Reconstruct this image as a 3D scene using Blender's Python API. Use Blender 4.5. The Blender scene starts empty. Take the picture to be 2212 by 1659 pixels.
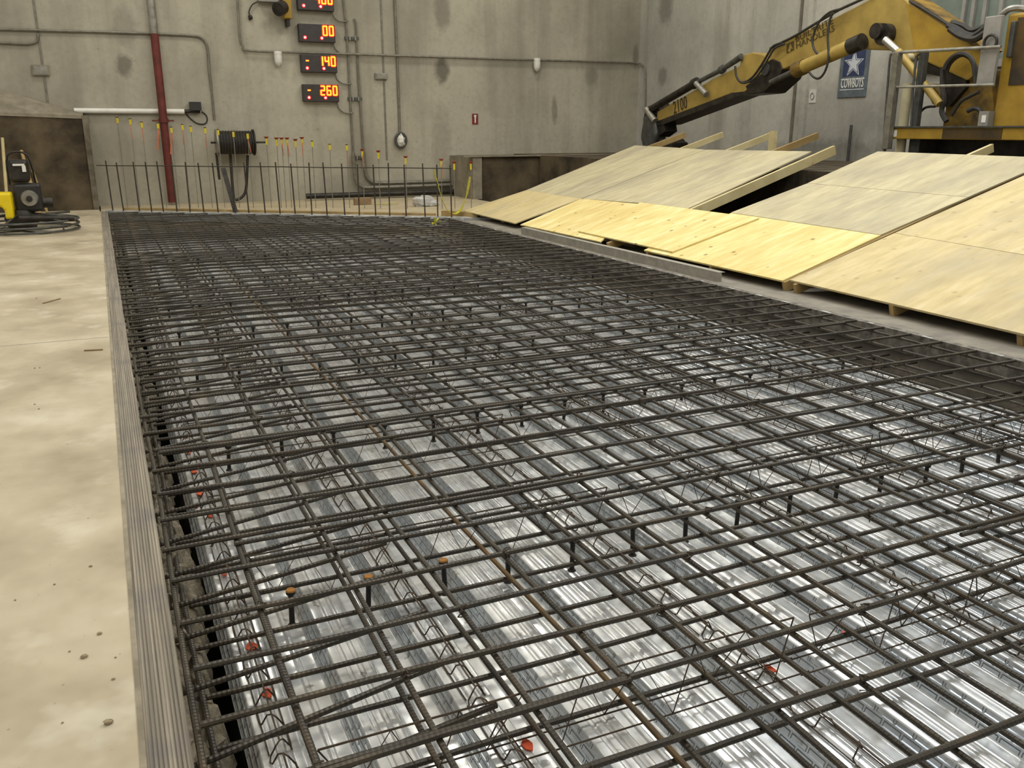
import bpy, bmesh, math, random
from mathutils import Vector, Matrix
random.seed(7)
C = bpy.context.scene.collection
R = math.radians
SC = bpy.context.scene

# ------------------------------------------------------------------ camera
FPX, HCAM = 1888.0, 1.52
TH, PSI = R(16.2276), R(24.6178)
FWD = Vector((math.sin(PSI)*math.cos(TH), math.cos(PSI)*math.cos(TH), -math.sin(TH)))
RGT = Vector((math.cos(PSI), -math.sin(PSI), 0))
UPV = RGT.cross(FWD)
CAM = Vector((0, 0, HCAM))
cd = bpy.data.cameras.new('camera'); cam = bpy.data.objects.new('camera', cd); C.objects.link(cam)
cam.location = CAM; cam.rotation_euler = (R(90)-TH, 0, -PSI)
cd.sensor_width = 36; cd.lens = 36*FPX/2212; cd.clip_start = 0.05; cd.clip_end = 200
SC.camera = cam
# measured points of the photograph turned into places on known planes of the hall
def ray(x, y): return FWD + RGT*((x-1106)/FPX) - UPV*((y-829.5)/FPX)
def on_z(x, y, z=0): r = ray(x, y); return CAM + r*((z-HCAM)/r.z)
def on_y(x, y, Y): r = ray(x, y); return CAM + r*(Y/r.y)
def on_x(x, y, X): r = ray(x, y); return CAM + r*(X/r.x)
WY, WX = 20.2, 12.82                       # back wall, right wall
def edge_y(X): return 18.83 - 0.719*(X-0.06)   # skewed far edge of the pit
SL = math.tan(R(17)); PX0, PZ0 = 6.0, 0.12
def ramp_z(X): return PZ0 + SL*(X-PX0)
def on_ramp(x, y):
    r = ray(x, y); s = (PZ0 - SL*PX0 - HCAM)/(r.z - SL*r.x); return CAM + r*s

# ------------------------------------------------------------------ meshes
class MB:
    def __init__(s): s.v = []; s.f = []; s.m = []
    def add(s, vs, fs, mi=0):
        n = len(s.v); s.v += [tuple(v) for v in vs]
        s.f += [tuple(i+n for i in f) for f in fs]; s.m += [mi]*len(fs); return s
    def box(s, a, b, mi=0):
        (x0, y0, z0), (x1, y1, z1) = a, b
        vs = [(x, y, z) for z in (z0, z1) for (x, y) in ((x0, y0), (x1, y0), (x1, y1), (x0, y1))]
        return s.add(vs, [(3,2,1,0), (4,5,6,7), (0,1,5,4), (1,2,6,5), (2,3,7,6), (3,0,4,7)], mi)
    def beam(s, p, q, w, h, up=(0,0,1), mi=0):
        p, q = Vector(p), Vector(q); d = (q-p).normalized(); up = Vector(up)
        sd = d.cross(up).normalized()*(w/2); u = sd.cross(d).normalized()*(h/2)
        vs = [p-sd-u, p+sd-u, p+sd+u, p-sd+u, q-sd-u, q+sd-u, q+sd+u, q-sd+u]
        return s.add(vs, [(0,1,2,3), (7,6,5,4), (0,4,5,1), (1,5,6,2), (2,6,7,3), (3,7,4,0)], mi)
    def tube(s, pts, r, n=8, mi=0, cap=True):
        pts = [Vector(p) for p in pts]; rs = r if isinstance(r, (list, tuple)) else [r]*len(pts)
        vs = []; fs = []; prev = None
        for i, p in enumerate(pts):
            d = (pts[min(i+1, len(pts)-1)] - pts[max(i-1, 0)])
            d = d.normalized() if d.length > 1e-9 else Vector((0,0,1))
            if prev is None:
                a = Vector((0,0,1)) if abs(d.z) < .9 else Vector((1,0,0)); u = d.cross(a).normalized()
            else:
                u = prev - d*prev.dot(d); u.normalize()
            prev = u; w = d.cross(u)
            for k in range(n):
                t = 2*math.pi*k/n; vs.append(p + (u*math.cos(t) + w*math.sin(t))*rs[i])
        for i in range(len(pts)-1):
            for k in range(n):
                a = i*n+k; b = i*n+(k+1) % n; fs.append((a, b, b+n, a+n))
        if cap:
            fs.append(tuple(range(n-1, -1, -1))); fs.append(tuple(range((len(pts)-1)*n, len(pts)*n)))
        return s.add(vs, fs, mi)
    def prism(s, poly, off, mi=0):
        poly = [Vector(p) for p in poly]; off = Vector(off); n = len(poly)
        vs = poly + [p+off for p in poly]
        fs = [tuple(range(n)), tuple(range(2*n-1, n-1, -1))] + [(i, i+n, (i+1) % n+n, (i+1) % n) for i in range(n)]
        return s.add(vs, fs, mi)
    def blob(s, c, r, seed=0, mi=0, sq=(1,1,1), n=6):
        rnd = random.Random(seed); vs = []; fs = []
        for i in range(n+1):
            for k in range(n):
                a = math.pi*i/n; b = 2*math.pi*k/n; q = r*(1 + (rnd.random()-.5)*.5*(0 < i < n))
                vs.append((c[0]+q*sq[0]*math.sin(a)*math.cos(b), c[1]+q*sq[1]*math.sin(a)*math.sin(b), c[2]+q*sq[2]*math.cos(a)))
        for i in range(n):
            for k in range(n): fs.append((i*n+k, (i+1)*n+k, (i+1)*n+(k+1) % n, i*n+(k+1) % n))
        return s.add(vs, fs, mi)
def world_loc(o):
    p = Vector((0,0,0))
    while o: p = p + o.location; o = o.parent
    return p
def obj(name, mb, mats, parent=None, smooth=False, bevel=0, loc=None, fix=True):
    """links a world-space mesh as one object; origin at loc (or the parent's origin)"""
    me = bpy.data.meshes.new(name)
    base = world_loc(parent) if parent else Vector((0,0,0))
    org = Vector(loc) if loc is not None else base
    me.from_pydata([tuple(Vector(v)-org) for v in mb.v], [], mb.f)
    if not isinstance(mats, (list, tuple)): mats = [mats]
    for m in mats: me.materials.append(m)
    for p, mi in zip(me.polygons, mb.m): p.material_index = mi
    if fix:
        bm = bmesh.new(); bm.from_mesh(me); bmesh.ops.recalc_face_normals(bm, faces=bm.faces); bm.to_mesh(me); bm.free()
    if smooth:
        me.polygons.foreach_set('use_smooth', [True]*len(me.polygons))
        try: me.set_sharp_from_angle(angle=R(40))
        except Exception: pass
    o = bpy.data.objects.new(name, me); C.objects.link(o)
    if parent: o.parent = parent
    o.location = org-base
    if bevel:
        b = o.modifiers.new('bevel', 'BEVEL'); b.width = bevel; b.segments = 2; b.limit_method = 'ANGLE'
    return o
def tag(o, label, cat, group=None, kind=None):
    o['label'] = label; o['category'] = cat
    if group: o['group'] = group
    if kind: o['kind'] = kind
    return o
def thing(name, label, cat, loc, group=None):
    o = bpy.data.objects.new(name, None); C.objects.link(o); o.location = loc; o.empty_display_size = .1
    return tag(o, label, cat, group)
def struct(name, mb, mats, **k):
    o = obj(name, mb, mats, **k); o['kind'] = 'structure'; return o
def nth(n):
    return str(n) + ('th' if 10 <= n % 100 <= 20 else {1: 'st', 2: 'nd', 3: 'rd'}.get(n % 10, 'th'))
def smooth_path(pts, n=6):
    pts = [Vector(p) for p in pts]; out = []
    for i in range(len(pts)-1):
        p0 = pts[max(i-1, 0)]; p1 = pts[i]; p2 = pts[i+1]; p3 = pts[min(i+2, len(pts)-1)]
        for k in range(n):
            t = k/n; out.append(.5*((2*p1) + (p2-p0)*t + (2*p0-5*p1+4*p2-p3)*t*t + (3*p1-p0-3*p2+p3)*t**3))
    out.append(pts[-1]); return out
def text_mesh(txt, size, org, xdir, ydir, depth=.004):
    cu = bpy.data.curves.new('t', 'FONT'); cu.body = txt; cu.size = size; cu.extrude = depth; cu.resolution_u = 2
    to = bpy.data.objects.new('t', cu); C.objects.link(to)
    bpy.context.view_layer.update()
    me = bpy.data.meshes.new_from_object(to.evaluated_get(bpy.context.evaluated_depsgraph_get()))
    bpy.data.objects.remove(to); bpy.data.curves.remove(cu)
    xd = Vector(xdir).normalized(); yd = Vector(ydir).normalized(); zd = xd.cross(yd)
    mb = MB(); mb.add([Vector(org)+xd*v.co.x+yd*v.co.y+zd*v.co.z for v in me.vertices], [tuple(p.vertices) for p in me.polygons])
    bpy.data.meshes.remove(me); return mb

# ------------------------------------------------------------------ materials
def lin(c):
    if isinstance(c, str):
        c = [int(c[i:i+2], 16)/255 for i in (0, 2, 4)]
        c = [x/12.92 if x <= .04045 else ((x+.055)/1.055)**2.4 for x in c]
    return (c[0], c[1], c[2], 1)
class NT:
    def __init__(s, name):
        s.m = bpy.data.materials.new(name); s.m.use_nodes = True; s.t = s.m.node_tree
        s.b = s.t.nodes['Principled BSDF']; s.tc = s.t.nodes.new('ShaderNodeTexCoord')
    def n(s, typ, **k):
        nd = s.t.nodes.new(typ)
        for a, v in k.items():
            if a.startswith('i_'): nd.inputs[a[2:].replace('_', ' ')].default_value = v
            else: setattr(nd, a, v)
        return nd
    def l(s, a, b): s.t.links.new(a, b)
    def scale(s, vec=(1,1,1), src='Object', loc=(0,0,0)):
        mp = s.n('ShaderNodeMapping'); mp.inputs['Scale'].default_value = vec; mp.inputs['Location'].default_value = loc
        s.l(s.tc.outputs[src], mp.inputs[0]); return mp.outputs[0]
    def noise(s, sc, det=4, rough=.55, vec=None):
        nd = s.n('ShaderNodeTexNoise'); nd.inputs['Scale'].default_value = sc; nd.inputs['Detail'].default_value = min(det, 4)
        nd.inputs['Roughness'].default_value = rough; s.l(vec or s.tc.outputs['Object'], nd.inputs['Vector']); return nd.outputs[0]
    def ramp(s, fac, stops):
        r = s.n('ShaderNodeValToRGB'); e = r.color_ramp.elements
        while len(e) < len(stops): e.new(.5)
        for el, (p, c) in zip(e, stops): el.position = p; el.color = lin(c)
        s.l(fac, r.inputs[0]); return r.outputs[0]
    def mix(s, fac, a, b, mode='MIX'):
        m = s.n('ShaderNodeMix', data_type='RGBA', blend_type=mode)
        if isinstance(fac, float): m.inputs[0].default_value = fac
        else: s.l(fac, m.inputs[0])
        for i, c in ((6, a), (7, b)):
            if isinstance(c, (str, tuple)): m.inputs[i].default_value = lin(c)
            else: s.l(c, m.inputs[i])
        return m.outputs[2]
    def math(s, op, a, b=0.):
        m = s.n('ShaderNodeMath', operation=op)
        for i, c in ((0, a), (1, b)):
            if isinstance(c, (int, float)): m.inputs[i].default_value = c
            else: s.l(c, m.inputs[i])
        return m.outputs[0]
    def bump(s, h, strength=.3, dist=.01, prev=None):
        b = s.n('ShaderNodeBump'); b.inputs['Strength'].default_value = strength; b.inputs['Distance'].default_value = dist
        s.l(h, b.inputs['Height'])
        if prev: s.l(prev, b.inputs['Normal'])
        return b.outputs[0]
    def done(s, col=None, rough=.7, metal=0., nrm=None, spec=None):
        if col is not None:
            if isinstance(col, (str, tuple)): s.b.inputs['Base Color'].default_value = lin(col)
            else: s.l(col, s.b.inputs['Base Color'])
        if isinstance(rough, (int, float)): s.b.inputs['Roughness'].default_value = rough
        else: s.l(rough, s.b.inputs['Roughness'])
        if isinstance(metal, (int, float)): s.b.inputs['Metallic'].default_value = metal
        else: s.l(metal, s.b.inputs['Metallic'])
        if nrm: s.l(nrm, s.b.inputs['Normal'])
        if spec is not None: s.b.inputs['Specular IOR Level'].default_value = spec
        return s.m
def plain(name, c, c2=None, rough=.6, metal=0., sc=8, bump=.15):
    t = NT(name)
    if c2 is None: return t.done(c, rough, metal)
    f = t.noise(sc, 6, .6); col = t.ramp(f, [(.35, c), (.65, c2)])
    return t.done(col, rough, metal, t.bump(t.noise(sc*5, 4), bump, .01))
M = {}
def mk_wall(name, stains, base=('8e897a', 'aaa493', 'bab4a2'), axis=0):
    t = NT(name); big = t.noise(.35, 6, .6); col = t.ramp(big, [(.3, base[0]), (.52, base[1]), (.75, base[2])])
    vs = t.noise(1.0, 5, .6, t.scale((1.6, 1.6, .12)))          # vertical streaks
    col = t.mix(t.math('MULTIPLY', t.ramp(vs, [(.48, (0,0,0)), (.72, (1,1,1))]), .48), col, '6f6a5c')
    fine = t.noise(9, 6, .7); col = t.mix(t.math('MULTIPLY', t.ramp(fine, [(.45, (0,0,0)), (.8, (1,1,1))]), .3), col, '77715f')
    spots = t.noise(3.2, 3, .5, t.scale((1, 1, 1), loc=(3, 1, 7))); 
    pit = t.noise(22, 2, .5); col = t.mix(t.math('MULTIPLY', t.ramp(pit, [(.70, (0,0,0)), (.75, (1,1,1))]), t.math('MULTIPLY', t.ramp(spots, [(.5, (0,0,0)), (.65, (1,1,1))]), .6)), col, '4a4438')
    sep = t.n('ShaderNodeSeparateXYZ'); t.l(t.tc.outputs['Object'], sep.inputs[0])
    dn = t.noise(6, 4, .6)
    for (h, z, rh, rz, amt) in stains:
        a = t.math('DIVIDE', t.math('SUBTRACT', sep.outputs[axis], h), rh); b = t.math('DIVIDE', t.math('SUBTRACT', sep.outputs[2], z), rz)
        d = t.math('SQRT', t.math('ADD', t.math('MULTIPLY', a, a), t.math('MULTIPLY', b, b)))
        d = t.math('ADD', d, t.math('MULTIPLY', t.math('SUBTRACT', dn, .5), .8))
        col = t.mix(t.math('MULTIPLY', t.ramp(d, [(.55, (1,1,1)), (1.05, (0,0,0))]), amt), col, '4e4a40')
    return t.done(col, .85, 0, t.bump(t.noise(30, 5), .15, .01))
def p2(x, y): p = on_y(x, y, WY); return p.x, p.z
st = []
for (x, y, rx, rz, a) in [(955, 152, .22, .34, .75), (268, 142, .2, .26, .6), (955, 20, .24, .55, .45), (1198, 238, .1, .4, .45), (1277, 165, .22, .25, .35), (955, 330, .3, 1.3, .25), (270, 60, .25, .5, .3), (1373, 120, .1, .35, .5), (610, 55, .45, .25, .3)]:
    h, z = p2(x, y); st.append((h, z, rx, rz, a))
M['wall_back'] = mk_wall('back wall concrete', st)
st = []
for (x, y, rx, rz, a) in [(1438, 15, .35, .5, .5), (1431, 165, .25, .25, .5), (1800, 250, 1.6, .8, .3), (1780, 330, 2.0, .3, .4)]:
    p = on_x(x, y, WX); st.append((p.y, p.z, rx, rz, a))
M['wall_right'] = mk_wall('right wall concrete', st, ('9c9a90', 'b6b3a8', 'c3beb0'), 1)
def mk_slab():
    t = NT('trowelled slab'); f = t.noise(1.3, 8, .62); col = t.ramp(f, [(.32, '9d9076'), (.52, 'b9ac91'), (.72, 'cdc2a9')])
    g = t.noise(6, 6, .65, t.scale((1, .35, 1))); col = t.mix(t.math('MULTIPLY', t.ramp(g, [(.42, (0,0,0)), (.75, (1,1,1))]), .3), col, '9d917a')
    w = t.noise(2.4, 4, .6, t.scale((1,1,1), loc=(5,2,0))); col = t.mix(t.math('MULTIPLY', t.ramp(w, [(.58, (0,0,0)), (.72, (1,1,1))]), .45), col, 'ddd6c2')
    p = t.noise(40, 2, .5); col = t.mix(t.math('MULTIPLY', t.ramp(p, [(.72, (0,0,0)), (.76, (1,1,1))]), .5), col, '6d6350')
    return t.done(col, .55, 0, t.bump(t.noise(18, 6), .12, .01))
M['slab'] = mk_slab()
def mk_timber():
    t = NT('weathered form timber'); v = t.scale((30, .5, 30)); f = t.noise(2.2, 5, .6, v)
    col = t.ramp(f, [(.3, '6e675b'), (.55, '908778'), (.75, 'a59c8a')])
    d = t.noise(2.5, 4, .6); col = t.mix(t.math('MULTIPLY', t.ramp(d, [(.5, (0,0,0)), (.75, (1,1,1))]), .55), col, '5b5963')
    return t.done(col, .8, 0, t.bump(f, .4, .01))
M['timber'] = mk_timber()
def mk_rebar():
    t = NT('ribbed steel bar'); oi = t.n('ShaderNodeObjectInfo')
    f = t.noise(5, 5, .65, t.scale((1, 4, 4)))
    col = t.ramp(f, [(.3, '28231a'), (.55, '423a2c'), (.75, '5c5140')])
    col = t.mix(t.math('MULTIPLY', oi.outputs['Random'], .35), col, '3a3a38')
    ru = t.noise(1.7, 4, .6, t.scale((1, 2, 2), loc=(9, 0, 0)))
    col = t.mix(t.math('MULTIPLY', t.ramp(ru, [(.58, (0,0,0)), (.74, (1,1,1))]), .5), col, '67502e')
    w = t.n('ShaderNodeTexWave', wave_type='BANDS', bands_direction='X'); w.inputs['Scale'].default_value = 20
    t.l(t.tc.outputs['Object'], w.inputs['Vector'])
    return t.done(col, .5, .25, t.bump(w.outputs[1], .55, .004))
M['rebar'] = mk_rebar()
M['rebar_rusty'] = plain('ochre rusted bar', '3e372c', '76592c', .7, .1, 3)
M['rust_cap'] = plain('orange rust cap', '8a5a22', 'a8742e', .8, 0, 40)
M['wire'] = plain('rusty wire', '3a3026', '544432', .6, .3, 20)
def mk_deck(emb):
    t = NT('galvanized deck web' if emb else 'galvanized deck flat')
    sp = t.noise(5, 4, .65); col = t.ramp(sp, [(.3, 'a9afb4'), (.55, 'c2c8cc'), (.75, 'd6dadd')] if emb else [(.3, 'bcbfc0'), (.55, 'd9dbdb'), (.75, 'eaebea')])
    dirt = t.noise(1.5, 6, .7); dm = t.math('MULTIPLY', t.ramp(dirt, [(.45, (0,0,0)), (.66, (1,1,1))]), .95)
    sep = t.n('ShaderNodeSeparateXYZ'); t.l(t.tc.outputs['Object'], sep.inputs[0])
    geo = t.n('ShaderNodeNewGeometry'); sg = t.n('ShaderNodeSeparateXYZ'); t.l(geo.outputs['Position'], sg.inputs[0])
    left = t.ramp(t.math('MULTIPLY', sg.outputs[0], .3), [(.15, (1,1,1)), (.75, (.2,.2,.2))])       # dirtier towards the old slab
    dm = t.math('MULTIPLY', dm, left); col = t.mix(t.math('MULTIPLY', dm, .85), col, '8c8270')
    spl = t.noise(16, 3, .5); sm = t.math('MULTIPLY', t.ramp(spl, [(.66, (0,0,0)), (.70, (1,1,1))]), left)
    col = t.mix(t.math('MULTIPLY', sm, .7), col, '5f574a')
    metal = t.math('SUBTRACT', .56, t.math('MULTIPLY', dm, .5))
    rough = t.math('ADD', t.math('MULTIPLY', sp, .16), t.math('ADD', .11, t.math('MULTIPLY', dm, .35)))
    rip = t.noise(2.2, 2, .5, t.scale((1.5, 3, 1))); nb = t.bump(rip, .16, .02)
    nb = t.bump(t.noise(30, 2), .03, .01, nb)
    if emb:
        br = t.n('ShaderNodeTexBrick', offset=.5); br.inputs['Scale'].default_value = 1
        br.inputs['Brick Width'].default_value = .075; br.inputs['Row Height'].default_value = .026; br.inputs['Mortar Size'].default_value = .007; br.inputs['Mortar Smooth'].default_value = .6
        cb = t.n('ShaderNodeCombineXYZ'); t.l(sep.outputs[1], cb.inputs[0]); t.l(sep.outputs[2], cb.inputs[1])
        t.l(cb.outputs[0], br.inputs['Vector']); nb = t.bump(br.outputs['Fac'], 1., .02, nb)
    return t.done(col, rough, metal, nb)
M['deck'] = mk_deck(False); M['deck_web'] = mk_deck(True)
def mk_ply(name, a, b, c, knots=.3, stain='8f8570', sa=.5):
    t = NT(name); oi = t.n('ShaderNodeObjectInfo'); off = t.n('ShaderNodeVectorMath', operation='ADD')
    k = t.n('ShaderNodeVectorMath', operation='SCALE'); k.inputs[0].default_value = (37, 11, 5); t.l(oi.outputs['Random'], k.inputs['Scale'])
    t.l(t.tc.outputs['Object'], off.inputs[0]); t.l(k.outputs[0], off.inputs[1]); v = off.outputs[0]
    mp = t.n('ShaderNodeMapping'); mp.inputs['Scale'].default_value = (1, 4, 1); t.l(v, mp.inputs[0])
    f = t.noise(2.2, 6, .65, mp.outputs[0]); col = t.ramp(f, [(.3, a), (.52, b), (.75, c)])
    mq = t.n('ShaderNodeMapping'); mq.inputs['Scale'].default_value = (.45, 1.5, 1); t.l(v, mq.inputs[0])
    s = t.noise(1.1, 6, .65, mq.outputs[0]); col = t.mix(t.math('MULTIPLY', t.ramp(s, [(.45, (0,0,0)), (.68, (1,1,1))]), sa), col, stain)
    vo = t.n('ShaderNodeTexVoronoi'); vo.inputs['Scale'].default_value = 4.6; t.l(v, vo.inputs['Vector'])
    col = t.mix(t.math('MULTIPLY', t.ramp(vo.outputs[0], [(.06, (1,1,1)), (.15, (0,0,0))]), knots), col, '6a5028')
    return t.done(col, .7, 0, t.bump(f, .08, .01))
M['ply_old'] = mk_ply('dusty plywood', 'a89d7c', 'b9ae8a', 'c8be9c', .12, '978e78', .75)
M['ply_new'] = mk_ply('fresh yellow plywood', 'ccb570', 'dcca88', 'e8dcaa', .8, 'c4a862', .55)
M['ply_tan'] = mk_ply('tan plywood', 'b5a373', 'c5b382', 'd0c096', .3, 'a0947a', .6)
M['lumber'] = mk_ply('sawn lumber', 'b8a878', 'c9ba8a', 'd6c99c', .3, 'a08a5a', .4)
M['lumber_dark'] = mk_ply('older lumber', '94794a', 'a88e5c', 'b79e6c', .3, '7a6238', .5)
M['board_grey'] = plain('grey steel form', '8f8a80', 'a39e92', .55, .2, 10)
M['curb'] = plain('curb concrete', '6f6a60', '8a8375', .8, 0, 4)
M['steel_edge'] = plain('steel edge angle', '4e4a44', '8d877c', .6, .4, 14)
M['rough'] = plain('broken concrete', '57503f', '8d8370', .95, 0, 12, .8)
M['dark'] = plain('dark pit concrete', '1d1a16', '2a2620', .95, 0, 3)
M['rustdark'] = plain('rusty dark steel', '2c2019', '4b3626', .8, .2, 5)
M['block'] = plain('stained concrete block', '302719', '62553f', .9, 0, 1.6, .5)
M['block_top'] = plain('weathered grey concrete', '77705f', '948b79', .9, 0, 4, .5)
M['red_pipe'] = plain('red primer pipe', '58221c', '6e2e25', .6, .1, 6)
M['galv'] = plain('grey galvanized steel', '7b786f', '9a968a', .45, .5, 10)
M['conduit'] = plain('dull conduit', '6a665a', '827d6f', .5, .3, 10)
M['white'] = plain('white plastic', 'd8d5cc', 'e5e3da', .5, 0, 4)
M['white_lamp'] = plain('milky lamp glass', 'cfccc2', 'dddad2', .35, 0, 4)
M['black'] = plain('black plastic', '1c1a18', '2a2724', .5, 0, 6)
M['led_case'] = plain('dark display housing', '2a2523', '37302d', .45, 0, 6)
def emit(name, c, s):
    t = NT(name); t.b.inputs['Emission Color'].default_value = lin(c); t.b.inputs['Emission Strength'].default_value = s
    return t.done('200804', .4)
M['led_red'] = emit('red display glow', 'ff140c', 1.3); M['led_yel'] = emit('orange lit segment', 'ffc030', 1.9); M['led_dot'] = emit('pink lit dot', 'ffc8c0', 2.0)
M['yellow'] = plain('worn yellow paint', '927224', 'a98828', .5, .1, 3)
M['yellow_dull'] = plain('faded ochre paint', '927a3a', 'ab9148', .55, .1, 2.5)
M['yellow_dirty'] = plain('greasy yellow paint', '3f341c', '8d6d22', .55, .1, 4)
M['tank'] = plain('bright yellow plastic', 'e0c400', 'ecd010', .4, 0, 4)
M['grime'] = plain('grimy yellow steel', '2e2416', '5a4418', .6, .1, 2)
M['grease'] = plain('greasy black steel', '1b1814', '38322a', .45, .3, 8)
M['grey_paint'] = plain('grey painted steel', '85827b', '949089', .5, .1, 6)
M['darkpost'] = plain('dark grey steel', '3f403e', '55554f', .5, .3, 8)
M['chrome'] = NT('chrome rod').done('d0d0cc', .25, 1.)
M['hose'] = plain('black rubber hose', '1f1c18', '2f2b25', .55, 0, 12)
M['pvc'] = plain('cream pipe', 'c6bb96', 'd3c9a6', .45, 0, 4)
M['navy'] = plain('navy banner cloth', '27304e', '323c5c', .8, 0, 10)
M['banner_grey'] = plain('grey blue banner cloth', '4e565c', '646c70', .8, 0, 10)
M['banner_white'] = plain('pale banner cloth', 'b4b8bc', 'c6c9cc', .8, 0, 10)
M['paper'] = plain('white paper', 'c6c3bb', 'd0cdc5', .7, 0, 3)
M['sign_red'] = plain('dark red sign', '6e201c', '7c2822', .5, 0, 4)
M['orange'] = plain('orange paint', 'c8461e', 'dc5a30', .6, 0, 20)
M['ribbon_o'] = plain('orange flagging', 'b0603e', 'c47450', .6, 0, 10)
M['cap_yellow'] = plain('yellow cap', 'c8b428', 'd8c43a', .5, 0, 10)
M['cap_red'] = plain('red cap', '8a2a1c', '9c3424', .5, 0, 10)
M['tape'] = plain('yellow tape', 'b8b030', 'ccc444', .5, 0, 10)
M['window'] = plain('greenish panel', '6f7a70', '818b80', .3, .1, 2)
M['bag'] = plain('crumpled plastic', 'a8a6a2', 'c4c2be', .25, 0, 20)
M['wood_block'] = plain('brown wood', '80694a', '927a58', .8, 0, 8)
M['stone'] = plain('stone chip', '8a7c62', 'a89a7e', .9, 0, 40)
M['floor_back'] = plain('dusty back floor', 'a5977a', 'b8aa8c', .8, 0, 2)
M['foam'] = plain('pale edge strip', '8f8e88', 'bdbcb6', .8, 0, 12)
M['ink'] = plain('dark lettering', '4a3c1c', '56461f', .6, 0, 8)
M['ink_dark'] = plain('worn black lettering', '2c2416', '3a2f1c', .6, 0, 8)

# ------------------------------------------------------------------ setting
struct('wall_back', MB().box((-8, WY, -.6), (WX+.3, WY+.3, 9)), M['wall_back'])
struct('wall_right', MB().box((WX, -2, -.6), (WX+.3, WY, 9)), M['wall_right'])
f = MB(); f.box((-8, -2, -.7), (-.08, WY, 0)); struct('floor_left', f, M['slab'])
# floor behind the skewed far edge
f = MB(); f.prism([(-.1, edge_y(-.1), 0), (8.6, edge_y(8.6)+.9, 0), (8.6, WY, 0), (-.1, WY, 0)], (0, 0, -.7)); 
f.v = [v for v in f.v]
struct('floor_back', MB().prism([(-.1, edge_y(-.1), 0), (6.35, edge_y(6.35), 0), (7.7, edge_y(6.35), 0), (7.7, WY, 0), (-.1, WY, 0)], (0, 0, -.7)), M['floor_back'])
struct('floor_right', MB().box((5.6, -1, -.7), (6.4, edge_y(6.4)+.02, 0)), M['curb'])
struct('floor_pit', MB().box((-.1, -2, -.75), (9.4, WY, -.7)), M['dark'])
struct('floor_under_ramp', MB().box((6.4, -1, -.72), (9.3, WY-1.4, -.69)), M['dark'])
f = MB(); f.box((9.3, -1, -.7), (WX, WY, .95)); struct('floor_raised', f, M['block'])
# right back block
f = MB(); f.box((7.72, 18.8, -.7), (9.3, WY, .93)); struct('wall_ledge_right', f, M['block'])
f = MB(); f.box((7.62, 18.74, 0), (7.84, WY, .93)); struct('trim_1', f, M['block_top'])
f = MB(); f.box((7.4, 18.70, .93), (WX, 18.95, .955)); struct('trim_2', f, M['block_top'])
# left ramp block: stained front face and a sloping top
Lx = -.2
f = MB(); f.prism([(Lx, 19.4, 0), (Lx, 19.4, 1.78), (-1.6, 19.4, 1.83), (-6, 19.4, 1.95), (-6, 19.4, 0)], (0, WY-19.4, 0)); struct('wall_ramp_left', f, M['block'])
f = MB(); f.add([(Lx+.02, 19.38, 1.78), (-1.6, 19.38, 1.83), (-6, 19.38, 1.95), (-6, WY, 3.2), (-1.6, WY, 2.28), (Lx+.02, WY, 1.84), (Lx+.02, 19.38, 1.72), (-1.6, 19.38, 1.77), (-6, 19.38, 1.89)], [(0,1,4,5), (1,2,3,4), (6,7,1,0), (7,8,2,1)]); struct('trim_3', f, M['block_top'], fix=False)
f = MB(); f.box((Lx, 19.36, 0), (Lx+.1, WY, 1.78)); struct('trim_4', f, plain('pale block corner', '4a4234', '7b7262', .9, 0, 3))
# rough ledge under the form timber, dark gap, pit wall
f = MB(); rnd = random.Random(3); ny = 460; nx = 8
for i in range(ny+1):
    Y = .2+18.6*i/ny; wv = .155+.03*math.sin(Y*3.1)*math.sin(Y*1.3)+rnd.uniform(-.016, .016)
    for k in range(nx+1):
        t = k/nx; f.v.append((-.02+(wv+.02)*t, Y+rnd.uniform(-.02, .02), -.17-.05*t**3*2+rnd.uniform(-.026, .026) if k < nx else -.34))
for i in range(ny):
    for k in range(nx): a = i*(nx+1)+k; f.f.append((a, a+1, a+nx+2, a+nx+1)); f.m.append(0)
struct('trim_5', f, M['rough'], fix=False)
struct('trim_6', MB().box((5.25, 0, -.7), (5.6, edge_y(5.3), -.36)), M['rustdark'])
struct('wall_pit_left', MB().box((-.1, -2, -.7), (.02, edge_y(0), -.17)), M['rough'])
# steel angle along the right edge
f = MB(); f.box((5.555, -.5, -.16), (5.6, edge_y(5.6), .004)); f.box((5.6, -.5, .0), (5.625, edge_y(5.6), .004)); struct('trim_7', f, M['steel_edge'])
rnd = random.Random(5); f = MB()
Y = 3.4
while Y < 14.5:
    L = rnd.uniform(.05, .12); f.box((5.556, Y, .004), (5.582, Y+L, .007)); Y += rnd.uniform(.35, .6)
struct('trim_8', f, M['foam'])
# pale strip along the far edge
f = MB(); n = 40
for i in range(n+1):
    X = 0+6.2*i/n; y = edge_y(X); w = rnd.uniform(-.03, .03)
    f.v += [(X, y-.03, -.16), (X, y-.03, .015+rnd.uniform(-.012, .012)), (X+.03, y+.16+w, .02)]
for i in range(n):
    a = i*3; f.f += [(a, a+3, a+4, a+1), (a+1, a+4, a+5, a+2)]; f.m += [0, 0]
struct('trim_9', f, M['foam'], fix=False)
f = MB(); f.box((12.79, 14.35, .95), (WX, 14.41, 9)); struct('trim_10', f, M['conduit'])
f = MB(); f.box((12.77, 14.02, .95), (WX, 14.16, 9)); struct('trim_11', f, M['wall_right'])
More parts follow.
